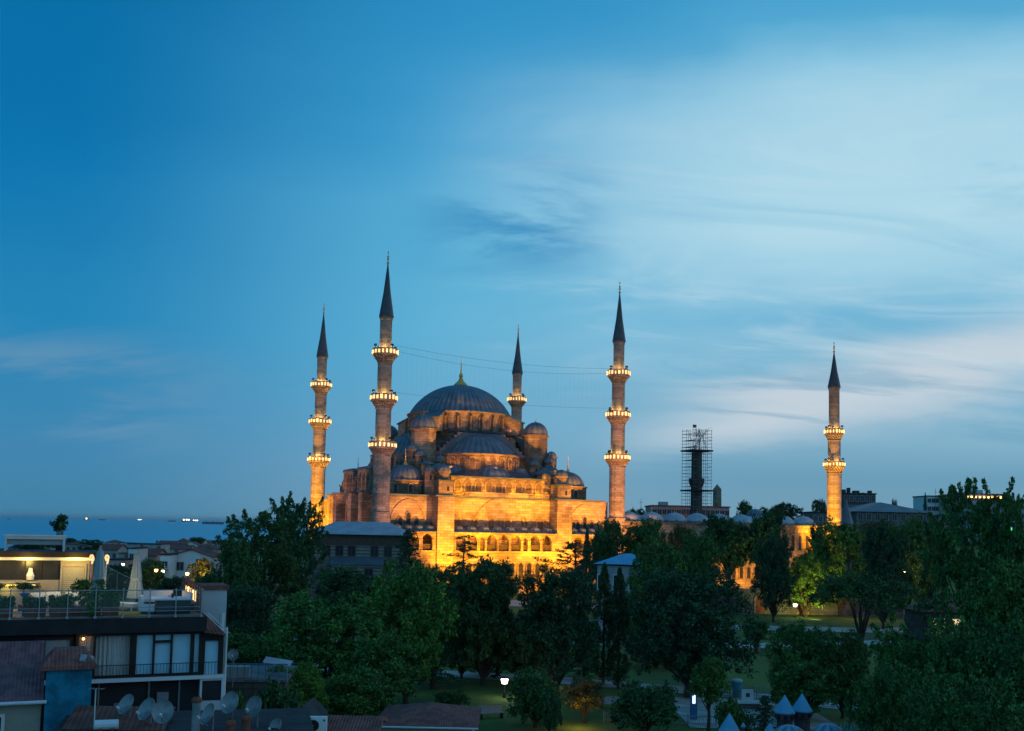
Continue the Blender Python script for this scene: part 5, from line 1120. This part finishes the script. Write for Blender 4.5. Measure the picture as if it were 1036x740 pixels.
def dishx(label, px, py, Y, r, yaw, tilt, base=ROOF, m='dish'):
    r *= .86; c = at(px, py, Y); t = thing('satellite_dish', label, 'satellite dish', (c.x, c.y, base), yaw, 'satellite dishes on the low roofs'); h = c.z - base
    MB().tube((0, .18, 0), (0, .18, h), .03, n=6).tube((0, .18, h), (0, .05, h), .03, n=6).build('mast', M['steel'], t)
    P = [(r * q, .28 * r * q * q) for q in np.linspace(.02, 1, 7)]; o = MB().lathe(P + [(r, .28 * r + .02)] + [(a, b + .025) for a, b in P[::-1]], 22).build('reflector', M[m], t, 40, (0, .06, h)); o.rotation_euler = (pi / 2 - tilt, 0, 0); o.scale = (.93, 1.05, 1)
    arm = MB().tube((0, -.02, h - r * .95), (0, -r * .95, h - r * .15), .015, n=5); arm.build('feed_arm', M['steel'], t); MB().tube((0, -r * .9, h - r * .2), (0, -r * 1.1, h + .02), .045, n=8).build('receiver', M['plaster_w'], t)
dishx('leftmost satellite dish on the low roofs, turned half sideways', 128, 714, 38.5, .44, -.55, .5)
dishx('bluish satellite dish partly behind the front grey dish', 149, 719, 38, .48, -.55, .5)
dishx('front grey satellite dish seen almost face on', 165, 721, 36.2, .46, .15, .35)
dishx('narrow side turned satellite dish by the pale corner panel', 211, 724, 36.2, .44, -.8, .45)
dishx('large pale satellite dish right of the pale corner panel', 233, 712, 38.2, .46, -.35, .4)
dishx('upright oval satellite dish at the right end of the low roof', 257.5, 716, 38.5, .45, -.5, .3)
dishx('small low satellite dish near the air conditioner', 279, 736, 38.5, .35, -.6, .4, 5.6)
dishx('distant satellite dish on the yard wall beneath the trees', 236, 663, 56, .36, .1, .35, 4.9)
for px, py, Y, lab in ((233, 735, 36, 'wide terracotta chimney pot between the dishes'), (249, 730, 37, 'slim terracotta chimney pot beside the oval dish'), (199, 712, 36.5, 'terracotta topped pipe chimney left of the pale corner panel')):
    c = at(px, py, Y); t = thing('chimney', lab, 'chimney', (c.x, c.y, ROOF), 0, 'chimneys on the low roof'); MB().lathe([(.16, 0), (.15, c.z - ROOF + .05)], 10).build('flue', M['terracotta'] if px > 210 else M['dish'], t); MB().lathe([(.2, c.z - ROOF + .051), (.2, c.z - ROOF + .13), (.1, c.z - ROOF + .25)], 10).build('cap', M['terracotta'], t)
c = at(97, 697, 37.5); t = thing('tv_antenna', 'thin tv antenna on a white mast beside the blue block', 'antenna', (c.x, c.y, ROOF), 0); MB().tube((0, 0, 0), (0, 0, c.z - ROOF), .022, n=5).build('mast', M['whitemetal'], t); mb = MB().tube((-.25, 0, c.z - ROOF), (.3, 0, c.z - ROOF), .012)
for k in range(6): mb.tube((-.2 + k * .09, -.18, c.z - ROOF), (-.2 + k * .09, .18, c.z - ROOF), .008, n=4)
mb.build('antenna_rods', M['steel'], t)
c = at(110, 722, 37.5); t = thing('water_tank', 'white roof tank lying beside the leftmost dish', 'tank', (c.x, c.y, ROOF), .3); MB().tube((-.45, 0, .2), (.35, 0, .2), .18, n=12).build('tank', M['plaster_w'], t); MB().box(-.3, -.2, -.15, .15, 0, .1).box(.1, .2, -.15, .15, 0, .1).build('cradle', M['terracotta'], t)
c = at(320, 733, 41); t = thing('air_conditioner', 'white air conditioner unit on the low roof at the bottom edge', 'air conditioner', (c.x, c.y, c.z - .3), .1)
MB().box(-.42, .42, -.15, .15, -.05, .6).build('casing', M['plaster_w'], t); MB().lathe([(.22, 0), (.22, .02), (.02, .03)], 20).build('fan_grille', M['black'], t, None, (-.1, -.155, .28)).rotation_euler = (pi / 2, 0, 0); MB().lathe([(.05, 0), (.04, .012), (.005, .014)], 10).build('badge', M['bluemetal'], t, None, (.31, -.155, .48)).rotation_euler = (pi / 2, 0, 0)
def lowroof(name, label, px0, px1, pyr, pye, Y, m, kind, depth, wall='plaster_b', rz=0.):
    a, b = at(px0, pye, Y), at(px1, pye, Y); z = (a.z + b.z) / 2; zr = at((px0 + px1) / 2, pyr, Y + depth / 2).z; w = (b.x - a.x) / 2
    t = thing(name, label, 'roofed house', ((a.x + b.x) / 2, Y, 0), rz); MB().box(-w + .4, w - .4, .4, depth, 0, z - .06).build('wall', M[wall], t)
    r = MB(); hip(r, -w + .4, w - .4, .4, depth, z, zr, .4) if kind == 'hip' else gable(r, -w + .4, w - .4, .4, depth, z, zr, .35, kind); o = r.build('roof', M[m], t)
    if kind == 'hip': MB().tube((-w, 0, z - .03), (w, 0, z - .03), .06, n=6).build('gutter', M['whitemetal'], t)
    return t
lowroof('kiosk', 'kiosk with a brown tiled hip roof at the bottom, left of the middle', 377, 484, 712, 736, 60, 'tile', 'hip', 6.4)
lowroof('grey_roofed_shed', 'shed with a dark arched grey roof behind the air conditioner', 283, 318, 717, 734, 42, 'felt', 'y', 3)
lowroof('slate_roofed_shed', 'shed with a low greyish ribbed roof right of the air conditioner', 322, 384, 729, 742, 44, 'tile', 'x', 3.2)
c = at(255, 690, 62); yd = thing('rooftop_yard', 'low walled rooftop yard with an awning behind the dishes under the trees', 'yard', (c.x, 60, 0), .1)
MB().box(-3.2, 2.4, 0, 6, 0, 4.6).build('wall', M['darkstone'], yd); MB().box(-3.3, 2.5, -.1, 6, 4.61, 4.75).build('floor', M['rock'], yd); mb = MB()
for k in range(15): mb.box(-3.2 + k * .4, -3.16 + k * .4, 0, .04, 4.76, 5.6)
mb.box(-3.2, 2.5, -.01, .05, 5.6, 5.66).build('railing', M['bluemetal'], yd); MB().poly([(1.0, .3, 5.7), (2.6, .3, 5.5), (2.6, 1.8, 5.6), (1.0, 1.8, 5.85)]).box(1.1, 1.16, .3, .36, 4.76, 5.68).box(2.4, 2.46, .3, .36, 4.76, 5.52).build('awning', M['plaster_g'], yd); MB().box(-1.9, .2, .5, 1.2, 4.76, 5.4).build('bench_back', M['plaster_b'], yd); MB().sphere((-2.3, .6, 5.3), .5, 10, 6).build('water_jar', M['terracotta'], yd)

# ------------------------------------------------------------------ playground castle
def turret(label, px, pyt, Y, r, big=True, body=2.2):
    top = at(px, pyt, Y); t = thing('castle_turret', label, 'turret', (top.x, Y, 0), .2, 'turrets of the playground castle'); hc = r * 1.75
    MB().lathe([(r * .8, 0), (r * .8, top.z - hc - .85 * r), (r * .92, top.z - hc - .8 * r), (r * .92, top.z - hc + .02)], 12).build('wall', M['brickpink'], t); MB().lathe([(r * 1.12, top.z - hc - .05), (r * 1.1, top.z - hc + .03), (.01, top.z)], 8).build('roof', M['bluecanvas'], t)
    if big:
        for k in range(6): al = -pi / 2 + (k - 2.5) * .75; MB().lathe([(.12, 0), (.12, .03), (.01, .031)], 10).build('porthole', M['black'], t, None, (r * .93 * cos(al), r * .93 * sin(al), top.z - hc - .45 * r)).rotation_euler = (pi / 2, 0, al + pi / 2)
turret('left turret of the twin blue coned castle turrets', 794, 703, 60, .56); turret('right turret of the twin blue coned castle turrets', 811.5, 701.5, 61, .56)
turret('single blue coned castle turret further left at the bottom edge', 738, 721.5, 58, .60); turret('tiny pointed turret tip beside the single castle turret', 752, 731, 58, .12, False); turret('small blue pointed turret just left of the blue canopy', 779, 731, 58, .3, False)
def canopy(label, px, pyt, Y, r, h): top = at(px, pyt, Y); t = thing('dome_canopy', label, 'canopy', (top.x, Y, 0), 0, 'blue canopies of the playground'); ribbed(MB(), 0, 0, r, top.z - h, h, 8).build('cover', M['bluecanvas'], t, 40); mb = MB(); [mb.tube((r * .85 * cos(a), r * .85 * sin(a), 0), (r * .85 * cos(a), r * .85 * sin(a), top.z - h + .1), .05) for a in (.8, 2.4, 3.9, 5.5)]; mb.build('post', M['bluemetal'], t)
canopy('blue domed canopy right under the twin castle turrets', 799, 733.5, 56, 1.0, .7); canopy('blue domed canopy further right at the bottom edge', 838, 732, 57, .9, .7)
c = at(868, 737, 54); t = thing('playground_net', 'blue tasselled playground net at the bottom edge right of the canopies', 'net', (c.x, 54, 0), 0); mb = MB()
for k in range(22): x = -1.3 + k * .125; mb.tube((x, 0, c.z - .5), (x + random.uniform(-.05, .05), 0, c.z + random.uniform(.1, .35)), .02, n=4)
mb.build('tassels', M['bluecanvas'], t); MB().tube((-1.4, 0, c.z - .2), (1.4, 0, c.z - .05), .03).tube((-1.4, 0, 0), (-1.4, 0, c.z), .04).tube((1.4, 0, 0), (1.4, 0, c.z), .04).build('frame', M['bluemetal'], t)

# ------------------------------------------------------------------ park lamps, sign, fences, bin, benches
def park_lamp(label, px, py, Y, m='whitebulb', e=60, col=(1, .9, .72), r=.22):
    c = at(px, py, Y); g = terrain(c.x, Y); t = thing('park_lamp', label, 'street lamp', (c.x, Y, g), 0, 'lamps in the park'); h = c.z - g
    MB().lathe([(.12, 0), (.1, .5), (.05, .6), (.045, h - r)], 8).build('post', M['black'], t); MB().lathe([(.05, h - r), (r * .7, h - r + .03), (r, h + .05), (r * .95, h + .12), (.02, h + .16)], 12).build('lantern', M[m], t, 40); MB().lathe([(r * 1.15, h + .161), (.03, h + r)], 10).build('lantern_cap', M['black'], t)
    p = point((c.x, Y - r - .25, c.z + .05), e, col, .2); return t
park_lamp('white park lamp glowing on the lawn at the bottom middle', 510.5, 688.5, 84, r=.3); park_lamp('white park lamp shining before the garden wall', 804.5, 612, 166, e=70, r=.34); park_lamp('amber lamp high among the dark trees right of centre', 915, 577.5, 165, 'amberbulb', 250, (1, .5, .15), .3)
park_lamp('white lamp glinting through the airy tree on the right', 961, 629, 120, e=120, r=.3); park_lamp('small white lamp between the dark middle trees', 484, 632, 126, e=30, r=.16); park_lamp('pale lamp behind the trees at the middle path', 530.5, 625, 128, e=30, r=.18)
park_lamp('amber street lamp by the lit bush near the white gabled house', 189.5, 580.5, 172, 'amberbulb', 250, (1, .6, .15), .3); park_lamp('amber lamp in the bushes right of the right closed parasol', 158, 577, 172, 'amberbulb', 80, (1, .5, .12), .3); park_lamp('white lamp at the foot of the beige house between the parasols', 124.5, 571, 200, e=80, r=.3)
park_lamp('white lamp on the ground left of the white gabled house', 165, 578, 180, e=120, r=.3); park_lamp('bluish white lamp above the amber lit small tree', 559.5, 685, 90, e=20, r=.2)
park_lamp('green lamp glinting in the airy tree near the right edge', 1022, 536, 86, 'greenbulb', 8, (.1, 1, .3), .14)
park_lamp('low lamp glinting behind the huge dark pine', 672, 648, 118, e=60, r=.14, col=(.9, 1, .4))
c = at(702, 712, 76); t = thing('sign_post', 'blue park sign post with a lit white panel', 'sign', (c.x, 76, 0), .1); h = at(702, 707, 76).z; MB().tube((0, .1, 0), (0, .1, h + .5), .06, n=8).build('post', M['steel'], t); MB().box(-.26, .26, 0, .14, h - 1.5, h + .5).build('board', M['bluemetal'], t); MB().box(-.10, .10, -.03, -.001, h - .35, h + .25).build('lit_panel', M['bluesign'], t)
c = at(745.5, 690, 87); t = thing('litter_bin', 'turquoise litter bin with a pale lid by the plaza', 'bin', (c.x, 87, 0)); h = at(745, 682.5, 87).z + .25; MB().lathe([(.38, .05), (.45, .9), (.48, 1.3)], 14).build('body', M['bin'], t, 40); MB().lathe([(.5, 1.301), (.5, 1.42), (.3, 1.5), (.02, 1.52)], 14).build('lid', M['plaster_w'], t, 40)
c = at(752, 700, 81); t = thing('plaza_bench', 'white walled plaza bench with a square white panel and brick base', 'bench', (c.x, 81, 0)); MB().box(-1.5, 1.3, 0, .5, 0, .45).build('base', M['brickpink'], t); MB().box(-1.6, 1.4, -.05, .55, .451, .62).build('seat', M['plaster_w'], t); MB().box(.0, .9, .4, .5, .621, 1.5).build('panel', M['plaster_w'], t); MB().box(.3, .6, .385, .399, .9, 1.2).build('emblem', M['grille'], t)
for px, py, Y, lab in ((540, 724, 78, 'pale park bench under the amber lit small tree'), (618, 728, 80, 'pale park bench behind the wide dark shrub'), (497, 727, 75, 'pinkish table set right of the brown tiled kiosk')):
    c = at(px, py, Y); t = thing('park_bench', lab, 'bench', (c.x, Y, 0), random.uniform(-.4, .4), 'benches in the park'); MB().box(-.9, .9, -.25, .25, .42, .48).build('seat', M['plaster_p'], t); MB().box(-.9, .9, .22, .28, .5, .9).build('backrest', M['plaster_p'], t)
    for x in (-.8, .8): MB().box(x - .04, x + .04, -.22, .25, 0, .419).build('leg', M['black'], t)
def low_fence(label, pts):
    t = thing('low_fence', label, 'fence', (*pts[0], 0), 0, 'low white fences along the lawns'); a, b = Vector(pts[0]), Vector(pts[1]); L = (b - a).length; t.rotation_euler = (0, 0, math.atan2(b.y - a.y, b.x - a.x)); mb = MB().box(0, L, -.02, .02, .66, .70).box(0, L, -.02, .02, .15, .19); k = .1
    while k < L: mb.box(k, k + .025, -.012, .012, .19, .66); k += .14
    mb.build('rail_panel', M['steel'], t)
    for k in range(int(L / 2) + 1): MB().box(k * 2 - .04, k * 2 + .04, -.04, .04, 0, .8).build('fence_post', M['steel'], t)
low_fence('low white fence along the near lawn path left of the slim young tree', [(8, 91.5), (26, 83.2)]); low_fence('low white fence by the plaza bench and turquoise bin', [(15, 87.5), (27, 88.5)]); low_fence('low white fence at the foot of the umbrella pine', [(36, 130.5), (62, 140.5)]); low_fence('low white fence by the blue lit sign', [(7, 74.5), (15, 73.8)])

# ------------------------------------------------------------------ floodlights of the mosque, one added fill light and other lamps
AM = (1, .395, .002); OR = (1, .34, .06); PK = (1, .39, .24)
for u in (-9, -.5, 8): spot(mw(u, -50, 1.5), mw(u * 1.35, -26, 15.5), 98000, AM, 50, .6)
for u in (-8, 7): spot(mw(u, -40, .8), mw(u * 1.1, -28.5, 6.0), 16000, AM, 80, .6)
spot(mw(-15.5, -34, .8), mw(-13.4, -29, 10), 7000, AM, 60); spot(mw(14, -34, .8), mw(13.2, -29, 10), 7000, AM, 60)
spot(mw(-20, -46, 1.2), mw(-20, -25, 14), 12000, OR, 50); spot(mw(20.5, -44, 1.2), mw(20, -25, 12), 24000, OR, 60)
for k in range(5): point(mw(-9.5 + k * 4.6, -26.4, 11.2), 110, OR, .3)
for u in (-21, -18): point(mw(u, -26.7, 11.0), 30, OR, .3)
spot(mw(-4, -66, 15), mw(0, -26, 14), 15000, OR, 45)  # added fill light, softens the shadow above the gallery eave
# roof-top floods washing the tiers
for u in (-9, -3, 3, 9): point(mw(u, -24.95, 20.6), 330, AM, .2)
for k in range(7):
    al = -pi / 2 + (k - 3) * .46; c, s_ = cos(al), sin(al); spot(mw(11.3 * c, -11.4 + 11.3 * s_, 26.0), mw(9.1 * c, -11.4 + 9.1 * s_, 28.4), 430, OR, 120, .8, .2)
for k in range(4):
    al = pi + (k - 1.5) * .5; c, s_ = cos(al), sin(al); spot(mw(-11.4 + 11.3 * c, 11.3 * s_, 26.0), mw(-11.4 + 9.1 * c, 9.1 * s_, 28.4), 160, PK, 120, .8, .2)
spot(mw(10.5, -23.5, 20.3), mw(12.2, -20.4, 24), 2600, AM, 70); spot(mw(-9.5, -23.8, 20.3), mw(-12, -20.6, 24), 900, OR, 70)
spot(mw(-18, -60, 3), mw(-2, -12, 33), 14000, PK, 40); spot(mw(12, -62, 3), mw(4, -12, 32), 14000, PK, 40)
for k in range(7):
    al = -pi / 2 - .36 + (k - 3) * .5; c, s_ = cos(al), sin(al); spot(mw(13.7 * c, 13.7 * s_, 35.0), mw(12 * c, 12 * s_, 37.6), 75, PK, 120, .8, .2)
for u, v in ((-25.5, -17), (-25.5, -5), (-25.5, 6), (-25.5, 15)): spot(mw(u - 9, v, 2), mw(-24, v + 1, 16), 7000, PK, 75)
spot(mw(-60, -20, 2), mw(-22, -4, 24), 18000, PK, 40); spot(mw(-62, 10, 2), mw(-20, 4, 26), 17000, PK, 40)
spot(mw(-5, -13.2, 39.6), mw(0, 0, 47.8), 900, (1, .50, .16), 24, .8, .2); spot(mw(6, -13.2, 39.6), mw(0, 0, 48.5), 500, (1, .50, .16), 24, .8, .2)
# minaret feet
for u, v, e, du, dv, c in ((-26.5, 27.4, 150000, -8, -14, AM), (-26.5, -27.4, 22000, 4, -22, PK), (26.5, -27.4, 85000, -4, -20, OR), (86.4, -27.4, 160000, -13, -10, AM)): spot(mw(u + du, v + dv, 3), mw(u, v, 21), e, c, 60, .8)
for u, v, e in ((-26.5, -27.4, 11000), (26.5, -27.4, 16000), (-26.5, 27.4, 11000), (86.4, -27.4, 10000)): spot(mw(u - 4, v - 26, 14), mw(u, v, 38), e, PK, 60, .8)
c = at(700, 520, 306); spot((c.x, 300, 17), (c.x, 312, 19), 500, PK, 140)
# courtyard wall and garden
spot(mw(58, -38, 1), mw(58.5, -26.6, 5), 15000, AM, 70); spot(mw(75, -38, 1), mw(76.5, -26.6, 13), 7500, AM, 60); spot(mw(36, -40, 1), mw(36, -26.6, 9), 3000, OR, 80)
c = at(812, 585, 168); spot((c.x + 1, 162, .5), (c.x + .5, 170, 5), 4200, (1, .85, .15), 100)
c = at(585, 715, 72.5); point((c.x, 72.0, 1.2), 70, (1, .55, .08), .2)
c = at(205, 578, 173); point((c.x, 173, c.z - .5), 700, (1, .6, .08), .3)
c = at(893, 585, 160); point((c.x - 2, 166, 3), 250, (1, .4, .1), .3)
# terrace: bar ceiling lamps, counter strip, floor glow
for u in (-5.4, -7.5, -9.3): p = hw(u, 4.6, 11.75); point(p, 60, (1, .68, .18), .2)
p = hw(-8.3, 4.3, 10.55); point(p, 8, (1, .75, .12), .2); p = hw(-3.2, 2.2, TF + 1.4); point(p, 24, (1, .75, .28), .15); p = hw(-4.75, -.12, TF + .45); point(p, 1.5, (1, .8, .1), .05); p = hw(-5.0, -.3, 8.66); point(p, 1.6, (1, .5, .15), .05)
p = hw(-1.0, 4.0, TF + 1.0); point(p, 4, (1, .55, .2), .1)

# ------------------------------------------------------------------ the evening haze over the town and the sea
hm = bpy.data.materials.new('evening_haze'); hm.use_nodes = True; _n = hm.node_tree; _n.nodes.clear()
_v = _n.nodes.new('ShaderNodeVolumePrincipled'); _v.inputs['Color'].default_value = (1, 1, 1, 1); _v.inputs['Density'].default_value = .00002; _v.inputs['Anisotropy'].default_value = .2
_o = _n.nodes.new('ShaderNodeOutputMaterial'); _n.links.new(_v.outputs[0], _o.inputs['Volume'])
hz_ = MB().box(-71000, 71000, -3500, 81000, -40, 76).build('haze', hm); hz_['kind'] = 'stuff'
